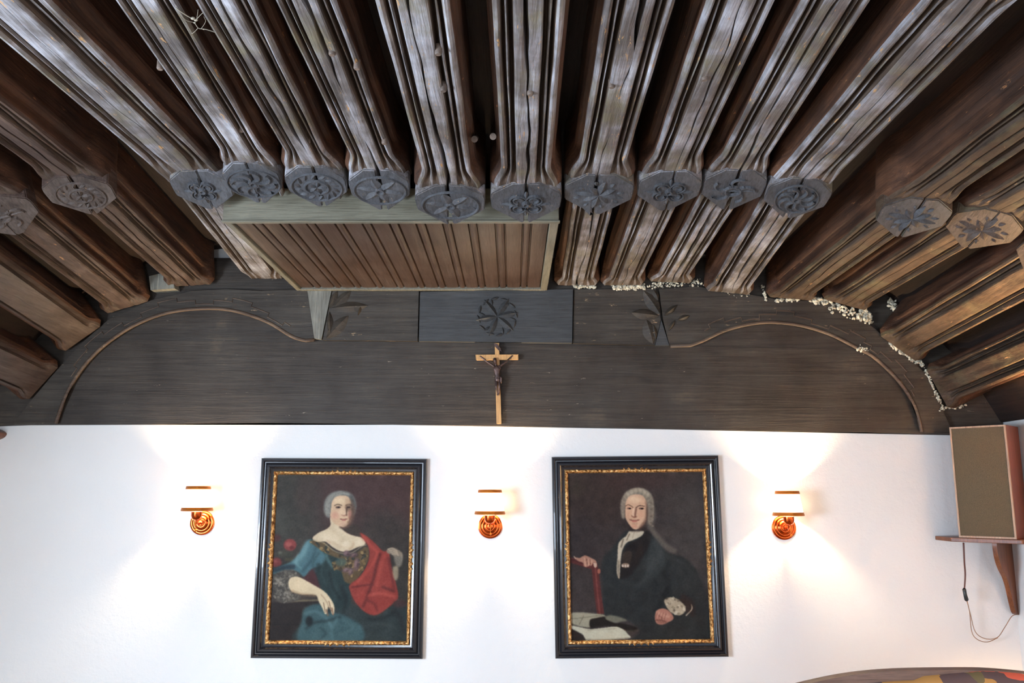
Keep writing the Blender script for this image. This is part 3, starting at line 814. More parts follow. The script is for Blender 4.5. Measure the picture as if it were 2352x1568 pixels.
# ------------------------------------------------------------------ crucifix
CY = YP - .012
cr = thing('crucifix', 'slim honey-coloured wooden crucifix with a small dark figure, hanging below the centre rosette', 'crucifix', at(1143, 972, CY))
ci = Matrix.Translation(Vector(cr.location)).inverted()
def cpart(name, px, y0, y1, mat, parent=cr):
    bm = bmesh.new(); prism_y(bm, [at(x, y, y0) for x, y in px], y0, y1); bmesh.ops.transform(bm, matrix=ci, verts=bm.verts)
    bmesh.ops.bevel(bm, geom=[e for e in bm.edges if len(e.link_faces) == 2 and e.calc_face_angle(0) > .6], offset=.0015, segments=2, affect='EDGES')
    return bm_obj(name, bm, mat, parent)
cpart('upright', [(1137, 788), (1146, 788), (1151, 972), (1141, 972)], CY - .024, YP - .002, M['pine'])
cpart('crossbar', [(1093, 815), (1190, 814), (1190, 825), (1094, 826)], CY - .026, YP - .010, M['pine'])
cpart('title_scroll', [(1135, 788), (1142, 790), (1150, 800), (1151, 806), (1145, 804), (1137, 795)], CY - .029, CY - .024, M['bronze'])
# figure grown from a small skeleton
J = {'pel': (1143, 869, 4.6), 'bel': (1142, 860, 4.2), 'che': (1141, 849, 5.6), 'nec': (1139, 838, 2.3), 'hea': (1137, 829, 3.6), 'top': (1136.5, 824, 3.0),
     'shl': (1133, 840, 2.6), 'ell': (1119, 831, 1.7), 'hal': (1106, 820, 1.5), 'fil': (1102, 817, 1.0), 'shr': (1149, 840, 2.6), 'elr': (1162, 831, 1.7), 'har': (1174, 819, 1.5), 'fir': (1178, 815, 1.0),
     'hil': (1140, 873, 3.4), 'knl': (1140, 888, 2.3), 'anl': (1143, 903, 1.4), 'fol': (1143, 909, 1.5), 'hir': (1147, 873, 3.2), 'knr': (1147, 888, 2.2), 'anr': (1146, 902, 1.3), 'for': (1144.5, 907, 1.3)}
E_ = [('pel', 'bel'), ('bel', 'che'), ('che', 'nec'), ('nec', 'hea'), ('hea', 'top'), ('che', 'shl'), ('shl', 'ell'), ('ell', 'hal'), ('hal', 'fil'), ('che', 'shr'), ('shr', 'elr'), ('elr', 'har'), ('har', 'fir'),
      ('pel', 'hil'), ('hil', 'knl'), ('knl', 'anl'), ('anl', 'fol'), ('pel', 'hir'), ('hir', 'knr'), ('knr', 'anr'), ('anr', 'for')]
ks = list(J); FYc = CY - .036
dep = {'knl': -.010, 'knr': -.009, 'hea': -.008, 'top': -.009, 'che': -.004, 'fil': .008, 'fir': .008, 'hal': .007, 'har': .007, 'fol': -.002}
vv = [ci @ (at(J[q][0], J[q][1], FYc) + Vector((0, dep.get(q, 0), 0))) for q in ks]
me = bpy.data.meshes.new('figure'); me.from_pydata([tuple(v) for v in vv], [(ks.index(a), ks.index(b_)) for a, b_ in E_], [])
fg = link(bpy.data.objects.new('figure', me), cr); me.materials.append(M['bronze'])
sk = fg.modifiers.new('skin', 'SKIN'); 
for i, q in enumerate(ks):
    r_ = J[q][2] * 4.87 / F * 1.28; me.skin_vertices[0].data[i].radius = (r_, r_)
me.skin_vertices[0].data[0].use_root = True
sb = fg.modifiers.new('sub', 'SUBSURF'); sb.levels = 2; sb.render_levels = 2
bm = bmesh.new()
pc = ci @ at(1143, 869, FYc)
lathe(bm, [(.009, .014), (.0135, .010), (.016, -.002), (.0165, -.014), (.013, -.018), (.006, -.017)], 14, Matrix.Translation(pc) @ Matrix.Diagonal((1.05, .8, 1, 1)))
tube(bm, [pc + Vector(v) for v in ((.013, -.006, .010), (.022, -.008, .002), (.019, -.008, -.020), (.023, -.006, -.030))], [.005, .006, .005, .002], 6)
bm_obj('loincloth', bm, M['bronze'], fg, smooth=True)
bm = bmesh.new(); pc = ci @ (at(1136.5, 827, FYc) + Vector((0, -.006, 0)))
lathe(bm, [(.0085, -.012), (.011, .0), (.0095, .010), (.004, .014), (0, .015)], 12, Matrix.Translation(pc) @ Matrix.Diagonal((1, .95, 1, 1)) @ Matrix.Translation((0, .004, 0)))
bm_obj('hair', bm, M['bronze'], fg, smooth=True)


# ------------------------------------------------------------------ painted portraits
def srgb(c): return np.array([((v / 255) / 12.92 if v / 255 <= 0.04045 else ((v / 255 + 0.055) / 1.055) ** 2.4) for v in c])


class Painter:
    def __init__(s, corners, nx=372, ny=460):
        s.nx, s.ny = nx, ny
        S_, T_ = np.meshgrid(np.linspace(0, 1, nx), np.linspace(0, 1, ny))
        TL, TR, BR, BL = [np.array(c, float) for c in corners]
        P = (TL[None, None] * ((1 - S_) * (1 - T_))[..., None] + TR * (S_ * (1 - T_))[..., None] + BR * (S_ * T_)[..., None] + BL * ((1 - S_) * T_)[..., None])
        s.X, s.Y = P[..., 0], P[..., 1]
        s.img = np.zeros((ny, nx, 3)); s.k = nx / 965.0
        s.rs = np.random.RandomState(4)

    def blur(s, m, sig):
        sig = sig * s.k * .8
        if sig < .3: return m
        r = int(3 * sig) + 1; k = np.exp(-np.arange(-r, r + 1) ** 2 / (2 * sig * sig)); k /= k.sum()
        p = np.pad(m, ((r, r), (0, 0)), 'edge'); m = sum(k[i] * p[i:i + s.ny] for i in range(2 * r + 1))
        p = np.pad(m, ((0, 0), (r, r)), 'edge'); return sum(k[i] * p[:, i:i + s.nx] for i in range(2 * r + 1))

    def put(s, m, col, op):
        m = (m * op)[..., None]; s.img = s.img * (1 - m) + np.array(col, float) * m

    def poly(s, pts, col, sig=5, op=1.0, smooth=True):
        if smooth: pts = spline(pts, 5, closed=True)
        pts = [tuple(p) for p in pts]
        m = np.zeros(s.X.shape, bool); n = len(pts)
        for i in range(n):
            x0, y0 = pts[i]; x1, y1 = pts[(i + 1) % n]
            if y0 == y1: continue
            m ^= ((y0 > s.Y) != (y1 > s.Y)) & (s.X < (x1 - x0) * (s.Y - y0) / (y1 - y0) + x0)
        s.put(s.blur(m.astype(float), sig), col, op)

    def ell(s, cx, cy, rx, ry, col, sig=5, op=1.0, ang=0):
        c, q = cos(radians(ang)), sin(radians(ang)); dx, dy = s.X - cx, s.Y - cy
        u_, v_ = (dx * c + dy * q) / rx, (-dx * q + dy * c) / ry
        s.put(s.blur((u_ * u_ + v_ * v_ < 1).astype(float), sig), col, op)

    def line(s, pts, w, col, sig=3, op=1.0):
        pts = spline(pts, 6); d = np.full(s.X.shape, 1e9)
        for a, b_ in zip(pts[:-1], pts[1:]):
            v = b_ - a; L = max(1e-6, v @ v); t_ = np.clip(((s.X - a[0]) * v[0] + (s.Y - a[1]) * v[1]) / L, 0, 1)
            d = np.minimum(d, np.hypot(s.X - a[0] - t_ * v[0], s.Y - a[1] - t_ * v[1]))
        s.put(s.blur((d < w / 2).astype(float), sig), col, op)

    def speck(s, pts, cols, n, r, seed=1, op=.8):
        rs = np.random.RandomState(seed); P = np.array(pts, float); lo, hi = P.min(0), P.max(0)
        for _ in range(n):
            x, y = lo + rs.rand(2) * (hi - lo)
            ins = False
            for i in range(len(P)):
                x0, y0 = P[i]; x1, y1 = P[(i + 1) % len(P)]
                if (y0 > y) != (y1 > y) and x < (x1 - x0) * (y - y0) / (y1 - y0) + x0: ins = not ins
            if ins: s.ell(x, y, r * rs.uniform(.5, 1.3), r * rs.uniform(.4, 1.0), cols[rs.randint(len(cols))], 2, op, rs.rand() * 180)

    def finish(s, gain=1.0):
        n = s.rs.randn(s.ny, s.nx); n = s.blur(n, 4) * 9 + s.rs.randn(s.ny, s.nx) * 1.0 + s.blur(s.rs.randn(s.ny, s.nx), 22) * 55
        im = np.clip(s.img + n[..., None], 0, 255) / 255
        lin = np.where(im <= .04045, im / 12.92, ((im + .055) / 1.055) ** 2.4) * gain
        lum = (lin * np.array([.25, .65, .10])).sum(-1, keepdims=True); lin = lum + (lin - lum) * .74
        return np.clip((np.maximum(lin, 0) / gain) ** 1.16 * gain * np.array([1.06, 1.0, .90]), 0, 1)


def lady():
    p = Painter([(235, 185), (1200, 190), (1170, 1395), (195, 1385)])
    p.img[:] = (76, 66, 61)
    p.ell(900, 380, 420, 330, (92, 62, 60), 90, .9); p.ell(330, 450, 200, 330, (70, 67, 58), 70, .8); p.ell(430, 330, 60, 150, (86, 66, 60), 30, .6)
    p.ell(1000, 650, 200, 200, (70, 62, 56), 60, .8); p.ell(1100, 1000, 110, 250, (66, 62, 55), 50, .8); p.ell(300, 900, 120, 100, (56, 50, 42), 30, .8)
    p.ell(270, 560, 60, 120, (84, 86, 76), 30, .5)
    p.poly([(430, 930), (500, 860), (560, 920), (580, 1010), (480, 1000)], (92, 44, 46), 12)
    # flowers
    p.ell(335, 705, 46, 44, (158, 62, 58), 6); p.ell(325, 700, 22, 18, (190, 96, 90), 6, .8); p.ell(350, 725, 18, 12, (120, 40, 40), 5, .8)
    p.ell(240, 832, 38, 36, (136, 52, 50), 7); p.ell(232, 822, 16, 12, (170, 84, 78), 6, .8); p.ell(238, 655, 30, 26, (104, 44, 44), 10, .8)
    p.ell(300, 770, 60, 26, (80, 84, 62), 12, .6); p.ell(265, 760, 14, 10, (130, 130, 120), 6, .6); p.ell(330, 810, 34, 14, (96, 92, 50), 8, .6)
    # table
    p.poly([(195, 1115), (545, 1108), (545, 1135), (440, 1150), (420, 1390), (190, 1390)], (50, 37, 32), 8, smooth=False)
    p.line([(340, 1108), (545, 1102)], 12, (122, 112, 84), 4, .9); p.line([(200, 1270), (420, 1275)], 8, (38, 28, 24), 5, .7)
    # skirt
    p.poly([(425, 1260), (450, 1160), (560, 1130), (640, 1170), (760, 1120), (860, 1180), (960, 1215), (1080, 1130), (1170, 1150), (1185, 1400), (410, 1400)], (52, 66, 68), 10)
    p.poly([(430, 1240), (440, 1170), (500, 1135), (560, 1135), (600, 1190), (700, 1200), (800, 1250), (860, 1300), (830, 1400), (420, 1400)], (62, 103, 112), 10)
    p.line([(450, 1200), (520, 1180), (600, 1230), (640, 1300)], 18, (88, 132, 142), 9, .8); p.line([(460, 1300), (520, 1260), (600, 1250), (700, 1220)], 16, (40, 66, 72), 9, .9)
    p.line([(680, 1230), (640, 1310), (650, 1390)], 16, (84, 128, 136), 9, .7); p.line([(720, 1240), (790, 1300), (700, 1340)], 14, (84, 122, 128), 9, .6)
    p.ell(480, 1250, 26, 34, (24, 36, 40), 8, .9); p.line([(860, 1300), (960, 1270), (1100, 1300)], 16, (74, 84, 84), 12, .6); p.line([(880, 1230), (980, 1240), (1080, 1190)], 16, (34, 42, 44), 12, .8)
    p.line([(540, 1390), (600, 1340), (560, 1300)], 12, (44, 76, 84), 8, .8); p.line([(1080, 1180), (1130, 1240), (1150, 1340)], 26, (44, 44, 46), 14, .7)
    # bodice
    p.poly([(480, 670), (560, 700), (640, 745), (760, 790), (880, 720), (900, 820), (840, 930), (770, 1000), (770, 1130), (700, 1180), (600, 1100), (560, 1020), (520, 900), (520, 820)], (40, 66, 68), 7)
    # sleeve
    p.poly([(480, 665), (440, 700), (400, 770), (345, 825), (225, 880), (225, 915), (330, 890), (400, 905), (440, 935), (490, 880), (560, 850), (590, 790), (540, 720)], (74, 124, 138), 7)
    p.line([(460, 690), (420, 780), (370, 830)], 36, (112, 164, 176), 14, .8); p.line([(520, 720), (500, 800), (430, 890)], 22, (52, 92, 106), 10, .8)
    p.line([(220, 890), (300, 868), (360, 862)], 34, (40, 60, 74), 9, .9); p.line([(590, 720), (600, 800), (640, 860)], 24, (78, 124, 130), 8, .8)
    p.line([(540, 850), (590, 960), (620, 1060)], 30, (34, 58, 60), 12, .8); p.line([(700, 1000), (740, 1100), (720, 1180)], 24, (30, 42, 44), 12, .8)
    # gold lace
    gl = [(475, 680), (530, 672), (600, 700), (660, 755), (760, 790), (880, 716), (898, 800), (850, 900), (790, 980), (730, 970), (700, 895), (650, 880), (640, 830), (690, 810), (600, 770), (540, 730)]
    p.poly(gl, (112, 90, 54), 5); p.speck(gl, [(170, 140, 84), (74, 60, 40), (140, 112, 60), (58, 66, 60)], 170, 13, 3)
    p.ell(700, 830, 40, 30, (60, 104, 112), 9, .6)
    # chest, neck, shoulder
    p.poly([(622, 500), (622, 560), (590, 592), (540, 615), (495, 655), (530, 682), (590, 682), (640, 722), (700, 752), (760, 748), (820, 722), (868, 706), (872, 676), (845, 650), (800, 640), (750, 622), (715, 596), (690, 560)], (226, 206, 172), 4)
    p.ell(640, 640, 60, 30, (234, 216, 184), 14, .6); p.line([(640, 690), (700, 720), (740, 715)], 14, (205, 176, 140), 9, .5); p.line([(760, 735), (782, 720), (790, 690)], 12, (196, 160, 120), 7, .6)
    p.line([(600, 670), (622, 690)], 12, (206, 170, 140), 6, .6)
    p.poly([(690, 570), (760, 560), (810, 560), (850, 625), (870, 660), (840, 645), (790, 632), (745, 612), (712, 592)], (78, 64, 54), 7, .95)
    # lace edge
    p.line([(500, 668), (570, 688), (630, 735), (690, 762), (770, 765), (850, 715), (880, 705)], 8, (190, 178, 150), 4, .6)
    # head
    p.poly([(572, 440), (578, 385), (602, 342), (645, 316), (700, 307), (752, 318), (790, 352), (806, 405), (800, 470), (780, 500), (775, 440), (700, 400), (640, 430), (622, 500), (600, 505), (580, 480)], (128, 130, 128), 7)
    p.line([(600, 470), (600, 400), (630, 350), (690, 325)], 28, (172, 172, 164), 8, .7); p.line([(700, 322), (750, 335)], 14, (180, 182, 176), 6, .7); p.line([(770, 350), (795, 420)], 22, (92, 92, 92), 9, .8)
    for k in range(9): p.line([(590 + k * 5, 500 - k * 4), (584 + k * 7, 420 - k * 8), (612 + k * 10, 360 - k * 5), (660 + k * 12, 326 - k)], 3.5, (184, 184, 174) if k % 2 else (108, 108, 106), 3, .45)
    p.poly([(626, 430), (634, 385), (660, 352), (705, 343), (745, 350), (764, 385), (772, 430), (778, 480), (772, 525), (748, 560), (716, 578), (680, 566), (645, 545), (622, 505)], (226, 190, 152), 4)
    p.ell(690, 385, 44, 28, (236, 208, 168), 12, .8); p.ell(655, 490, 30, 26, (222, 160, 134), 12, .75); p.ell(765, 500, 16, 26, (190, 120, 100), 7, .7)
    p.poly([(728, 420), (770, 400), (800, 440), (790, 520), (768, 560), (740, 572), (752, 540), (760, 500), (748, 455), (735, 470)], (112, 82, 66), 7, .62)
    p.ell(762, 475, 13, 26, (200, 140, 120), 6, .9)
    p.line([(650, 418), (672, 408), (702, 416)], 6, (90, 66, 52), 3.5, .9); p.ell(678, 430, 20, 7.5, (96, 66, 58), 4, .95); p.ell(680, 431, 7, 5, (36, 26, 24), 2, .9); p.line([(660, 440), (690, 442)], 3, (170, 130, 110), 3, .6)
    p.line([(732, 414), (755, 408), (772, 414)], 6, (74, 54, 44), 4, .9); p.ell(752, 430, 14, 6, (66, 44, 40), 4, .9)
    p.line([(722, 440), (728, 466), (726, 482)], 7, (240, 208, 176), 4, .7); p.line([(740, 430), (736, 470), (738, 488)], 9, (96, 66, 54), 4, .75); p.line([(700, 486), (716, 492), (736, 486)], 7, (150, 84, 72), 4, .8)
    p.line([(692, 516), (714, 519), (742, 516)], 6, (130, 62, 58), 3, .9); p.ell(718, 525, 16, 5, (188, 100, 92), 4, .8); p.ell(715, 553, 26, 15, (216, 168, 142), 8, .6); p.line([(690, 575), (720, 584), (750, 572)], 9, (130, 84, 68), 6, .7)
    p.ell(752, 540, 12, 10, (150, 112, 92), 7, .7)
    p.line([(770, 380), (782, 440), (778, 510), (754, 556), (722, 578)], 22, (120, 88, 70), 10, .55); p.ell(700, 470, 22, 40, (238, 206, 170), 12, .5); p.ell(745, 392, 22, 24, (206, 170, 134), 10, .6)
    p.line([(640, 600), (690, 650), (720, 700)], 16, (212, 186, 150), 12, .5); p.line([(560, 640), (620, 660)], 14, (240, 224, 194), 10, .6); p.ell(735, 700, 26, 22, (242, 226, 198), 10, .6); p.ell(820, 690, 26, 20, (238, 220, 190), 10, .6)
    p.line([(545, 760), (500, 840), (520, 900)], 16, (50, 88, 98), 9, .7); p.line([(590, 800), (560, 900), (600, 1000)], 14, (62, 96, 98), 10, .6); p.line([(660, 950), (670, 1040), (650, 1130)], 14, (56, 84, 84), 10, .6)
    p.line([(620, 900), (640, 1000), (700, 1100)], 12, (24, 38, 40), 9, .7); p.line([(395, 770), (380, 830), (420, 880)], 10, (132, 180, 188), 8, .6)
    # bows
    for (a, b_, c, d_, q) in ((742, 768, 26, 22, 20), (792, 780, 30, 15, -15), (812, 846, 20, 48, 5), (740, 888, 32, 16, -10), (772, 900, 16, 30, 25)):
        p.ell(a, b_, c, d_, (122, 92, 100), 7, .85, q); p.ell(a - 5, b_ - 5, c * .5, d_ * .5, (162, 130, 136), 7, .6, q); p.ell(a + 8, b_ + 6, c * .3, d_ * .4, (84, 56, 66), 5, .7, q)
    # red drape
    p.poly([(832, 618), (880, 640), (940, 690), (1000, 750), (1040, 752), (1056, 850), (1084, 950), (1110, 1075), (1080, 1120), (1000, 1185), (940, 1210), (870, 1185), (800, 1110), (768, 1040), (762, 995), (830, 940), (880, 860), (902, 780), (888, 700)], (166, 56, 42), 5)
    p.line([(850, 640), (920, 720), (960, 770), (900, 880), (800, 990)], 22, (196, 74, 54), 9, .8); p.line([(980, 770), (950, 870), (930, 960), (860, 1150)], 18, (108, 34, 32), 8, .85)
    p.line([(1010, 780), (980, 880), (960, 1000)], 20, (190, 70, 52), 9, .7); p.line([(1040, 800), (1060, 900), (1080, 1020)], 20, (118, 38, 36), 9, .7); p.line([(780, 1010), (850, 1000), (930, 990)], 10, (112, 34, 32), 6, .8)
    p.line([(900, 1070), (980, 1055), (1080, 1080)], 22, (194, 78, 60), 8, .8); p.line([(880, 1100), (940, 1130), (960, 1180)], 16, (120, 38, 36), 8, .7); p.line([(1000, 1010), (1080, 1040)], 18, (102, 34, 32), 8, .8)
    p.ell(840, 1080, 40, 44, (178, 62, 46), 14, .7); p.ell(1120, 1130, 50, 28, (96, 50, 50), 14, .7)
    # her left hand and cuff
    p.poly([(1028, 742), (1060, 725), (1098, 735), (1140, 770), (1138, 820), (1120, 860), (1100, 850), (1082, 800), (1060, 775), (1030, 765)], (150, 134, 116), 5)
    for a in (0, 1, 2, 3): p.line([(1034 + a * 10, 738 + a * 11), (1068 + a * 8, 730 + a * 14), (1100 + a * 4, 750 + a * 12)], 8, (198, 176, 150), 3, .7)
    p.poly([(1078, 800), (1130, 790), (1136, 850), (1100, 865)], (128, 122, 112), 6, .8); p.poly([(1070, 870), (1105, 862), (1110, 930), (1090, 965), (1072, 930)], (168, 152, 124), 7, .9)
    # lace cuff and forearm
    cuff = [(225, 930), (280, 890), (360, 885), (410, 930), (350, 950), (345, 1040), (420, 1070), (380, 1110), (280, 1120), (230, 1080), (222, 1000)]
    p.poly(cuff, (96, 90, 82), 7); p.speck(cuff, [(140, 133, 122), (72, 66, 60), (165, 158, 146), (110, 104, 96)], 200, 12, 6, .5); p.line([(240, 950), (300, 1000), (330, 1080)], 10, (160, 154, 142), 7, .6); p.line([(300, 910), (320, 960), (250, 1060)], 10, (62, 56, 50), 8, .6)
    p.poly([(330, 965), (350, 938), (400, 935), (460, 965), (530, 1005), (585, 1040), (625, 1085), (655, 1140), (655, 1195), (640, 1200), (628, 1165), (612, 1150), (605, 1195), (590, 1200), (572, 1160), (545, 1110), (528, 1070), (480, 1062), (420, 1060), (355, 1040), (332, 1005)], (226, 206, 168), 4)
    p.line([(350, 1035), (420, 1058), (520, 1068)], 14, (170, 140, 104), 8, .7); p.line([(560, 1060), (600, 1110), (620, 1160)], 6, (176, 140, 108), 4, .7); p.line([(580, 1120), (592, 1190)], 5, (120, 84, 64), 3, .8); p.line([(618, 1110), (636, 1180)], 5, (120, 84, 64), 3, .8)
    p.line([(600, 1170), (612, 1210)], 10, (150, 110, 84), 4, .9); p.line([(640, 1160), (648, 1205)], 10, (150, 110, 84), 4, .9)
    return p


def gentleman():
    p = Painter([(178, 182), (1145, 165), (1200, 1370), (200, 1385)])
    p.img[:] = (74, 65, 66)
    p.ell(400, 350, 260, 260, (72, 55, 50), 80, .8); p.ell(700, 240, 300, 60, (84, 60, 60), 50, .6); p.ell(1050, 650, 160, 420, (82, 78, 80), 80, .8); p.ell(300, 700, 150, 200, (64, 54, 56), 60, .8)
    p.ell(240, 300, 40, 60, (76, 66, 50), 30, .6)
    # wig tail
    p.poly([(745, 430), (795, 420), (808, 500), (795, 570), (840, 640), (900, 700), (960, 735), (940, 765), (860, 730), (800, 660), (762, 600), (740, 540)], (112, 104, 98), 10, .9)
    # coat
    p.poly([(610, 600), (560, 640), (500, 720), (430, 800), (415, 900), (425, 1010), (440, 1200), (600, 1240), (690, 1320), (640, 1400), (1210, 1400), (1195, 1150), (1150, 1000), (1090, 870), (1000, 790), (900, 760), (830, 700), (760, 620)], (51, 56, 59), 9)
    p.poly([(800, 660), (850, 720), (880, 800), (860, 880), (780, 940), (700, 985), (740, 880), (750, 760)], (70, 78, 82), 16, .85)
    p.poly([(735, 600), (690, 660), (610, 700), (565, 800), (550, 940), (620, 930), (700, 820), (760, 700), (775, 630)], (44, 37, 37), 9)
    p.line([(550, 960), (640, 1000), (740, 970), (840, 900)], 22, (66, 73, 76), 14, .6); p.line([(860, 900), (900, 1000), (860, 1100), (800, 1180)], 30, (40, 44, 47), 16, .8)
    p.line([(920, 860), (1000, 900), (1060, 1000)], 34, (62, 66, 70), 18, .6); p.line([(460, 1000), (560, 1060), (700, 1080)], 34, (58, 64, 68), 20, .5); p.line([(1110, 900), (1160, 1020), (1180, 1200)], 30, (62, 62, 66), 16, .6)
    p.line([(1000, 1070), (1060, 1110), (1070, 1200)], 30, (62, 46, 44), 10, .8)
    # chair arm
    p.poly([(195, 795), (260, 815), (350, 835), (388, 838), (398, 900), (415, 1050), (436, 1195), (386, 1202), (366, 1050), (348, 880), (280, 860), (195, 835)], (112, 50, 48), 4, smooth=False)
    p.line([(372, 850), (384, 1000), (404, 1190)], 9, (150, 78, 72), 4, .8); p.line([(200, 812), (280, 835), (350, 852)], 8, (74, 32, 32), 4, .7)
    p.poly([(360, 835), (384, 838), (384, 862), (368, 868)], (222, 190, 168), 3, .9)
    # hand on the arm
    p.poly([(222, 795), (262, 800), (300, 782), (345, 800), (376, 818), (382, 838), (360, 834), (348, 850), (328, 856), (312, 864), (292, 860), (285, 835), (250, 822)], (190, 138, 116), 4)
    for a in range(3): p.line([(296 + a * 26, 800 + a * 8), (300 + a * 24, 830 + a * 4), (304 + a * 20, 858 - a * 3)], 9, (218, 168, 142), 3, .7); 
    for a in range(2): p.line([(312 + a * 26, 806 + a * 8), (318 + a * 22, 852 - a * 4)], 4, (110, 62, 50), 3, .8)
    p.line([(222, 790), (232, 805)], 7, (200, 170, 150), 3, .8); p.ell(400, 895, 11, 18, (190, 110, 88), 4, .95)
    # shirt and cravat
    p.poly([(618, 606), (665, 602), (722, 604), (705, 640), (650, 668), (600, 690), (570, 740), (556, 820), (548, 935), (538, 940), (526, 890), (532, 800), (540, 700), (570, 660), (596, 640)], (208, 196, 174), 4)
    p.line([(620, 625), (600, 670)], 7, (110, 96, 80), 4, .8); p.line([(655, 610), (640, 660)], 4, (160, 144, 122), 3, .7); p.line([(575, 665), (560, 720)], 9, (96, 84, 72), 5, .8); p.line([(540, 820), (540, 930)], 14, (120, 108, 94), 7, .7)
    p.poly([(572, 762), (632, 754), (622, 838), (570, 842)], (76, 62, 52), 6, .8); p.ell(590, 852, 30, 16, (176, 146, 124), 4); 
    for a in (-18, 0, 18): p.ell(590 + a, 856, 8, 9, (222, 202, 186), 3, .9); p.line([(590 + a + 9, 846), (590 + a + 9, 868)], 3, (90, 60, 48), 2, .8)
    # head
    p.poly([(556, 450), (560, 385), (590, 325), (640, 294), (690, 288), (745, 305), (785, 350), (796, 420), (792, 500), (776, 560), (752, 540), (745, 440), (700, 370), (620, 370), (590, 430), (586, 510), (566, 510)], (150, 140, 126), 6)
    p.line([(600, 345), (650, 312), (710, 308), (752, 340)], 26, (194, 184, 164), 9, .8); p.line([(572, 470), (574, 400), (596, 350)], 15, (150, 132, 118), 6, .7); p.line([(766, 370), (776, 440), (768, 520)], 18, (138, 126, 114), 7, .7)
    for k in range(20):
        a = pi * (1.02 + k / 20); c_, s_ = cos(a), sin(a)
        p.line([(672 + 84 * c_, 418 + 78 * s_), (672 + 100 * c_ + 4, 412 + 98 * s_), (672 + 112 * c_, 408 + 114 * s_)], 4, (200, 190, 170) if k % 2 else (130, 118, 106), 3, .4)
    for k in range(8): p.ell(776 + (k % 2) * 10, 400 + k * 24, 9, 7, (164, 150, 136) if k % 2 else (104, 94, 86), 4, .6)
    p.poly([(590, 445), (594, 395), (618, 352), (668, 336), (716, 348), (740, 390), (742, 450), (740, 520), (722, 556), (696, 580), (664, 594), (636, 580), (606, 540), (590, 500)], (226, 182, 148), 4)
    p.ell(660, 378, 48, 28, (240, 206, 170), 12, .8); p.poly([(735, 380), (752, 440), (745, 530), (710, 590), (680, 598), (700, 560), (728, 520), (738, 460)], (110, 74, 60), 8, .7)
    p.line([(592, 424), (610, 414), (634, 424), (646, 436)], 5.5, (120, 84, 66), 3.2, .9); p.ell(618, 440, 17, 6, (130, 90, 78), 4, .9); p.ell(622, 441, 8, 5, (44, 34, 32), 2, .9); p.line([(604, 430), (630, 432)], 4, (206, 150, 128), 3, .7)
    p.line([(668, 434), (690, 420), (728, 424)], 6, (100, 68, 56), 3.2, .9); p.ell(706, 440, 19, 7, (110, 76, 66), 4, .9); p.ell(710, 441, 8, 5, (40, 30, 28), 2, .9)
    p.line([(650, 440), (646, 480), (650, 495)], 8, (246, 212, 184), 4, .8); p.line([(668, 440), (662, 480), (660, 502)], 11, (130, 80, 62), 5, .85); p.line([(634, 494), (650, 504), (672, 500)], 7, (140, 84, 66), 4, .8)
    p.ell(700, 484, 22, 26, (228, 172, 138), 10, .7); p.ell(610, 490, 16, 22, (214, 162, 132), 9, .6)
    p.line([(622, 524), (650, 527), (690, 524)], 6, (140, 70, 62), 3, .9); p.ell(655, 534, 20, 6, (196, 104, 92), 4, .85); p.line([(620, 518), (640, 518)], 4, (120, 90, 76), 4, .6); p.ell(655, 572, 24, 13, (214, 146, 120), 8, .6)
    p.line([(640, 552), (676, 552)], 8, (164, 120, 98), 6, .6); p.poly([(612, 560), (640, 590), (680, 600), (730, 570), (735, 600), (650, 608), (620, 600)], (62, 46, 44), 6, .8)
    # papers and book
    p.poly([(195, 1195), (260, 1186), (350, 1192), (440, 1205), (430, 1240), (340, 1240), (330, 1292), (195, 1262)], (172, 168, 146), 5)
    p.poly([(430, 1235), (470, 1205), (540, 1215), (600, 1240), (560, 1250), (500, 1262)], (138, 138, 120), 6, .9)
    p.poly([(335, 1240), (380, 1225), (440, 1215), (450, 1235), (520, 1262), (560, 1262), (670, 1290), (640, 1320), (560, 1300), (460, 1280), (345, 1294)], (44, 36, 31), 5)
    p.line([(200, 1230), (270, 1225), (420, 1205)], 5, (120, 112, 92), 4, .7); p.line([(258, 1270), (290, 1210)], 4, (110, 96, 76), 3, .7); p.line([(560, 1320), (680, 1310)], 10, (96, 90, 76), 6, .7)
    p.poly([(200, 1278), (260, 1288), (340, 1302), (440, 1292), (520, 1284), (575, 1305), (605, 1335), (622, 1362), (520, 1374), (420, 1382), (310, 1382), (280, 1340), (210, 1305)], (202, 202, 182), 4)
    p.line([(320, 1310), (420, 1306), (520, 1298)], 6, (168, 166, 146), 4, .6); p.line([(300, 1375), (450, 1376), (610, 1362)], 7, (120, 116, 98), 4, .6)
    p.poly([(195, 1310), (260, 1335), (300, 1385), (195, 1390)], (52, 42, 38), 6)
    # right cuff and hand
    cf = [(866, 1105), (890, 1082), (930, 1078), (980, 1100), (1018, 1140), (1020, 1170), (990, 1200), (950, 1200), (900, 1170)]
    p.poly(cf, (186, 172, 148), 4); p.speck(cf, [(220, 210, 190), (140, 126, 106), (200, 188, 164), (112, 98, 82)], 60, 10, 9, .6)
    p.line([(1060, 1128), (1064, 1160), (1024, 1204)], 9, (196, 180, 158), 3, .9); p.poly([(970, 1090), (1010, 1088), (1060, 1120), (1050, 1170), (1020, 1190), (1020, 1140)], (66, 48, 42), 6, .9)
    p.poly([(800, 1212), (812, 1172), (850, 1156), (892, 1166), (928, 1204), (930, 1232), (896, 1252), (850, 1270), (815, 1262), (802, 1240)], (192, 132, 114), 4)
    p.line([(815, 1180), (850, 1200), (900, 1215)], 14, (220, 164, 142), 6, .7); p.line([(806, 1238), (850, 1240), (880, 1252)], 6, (110, 60, 50), 4, .8); p.line([(825, 1205), (856, 1225)], 5, (140, 84, 70), 3, .7)
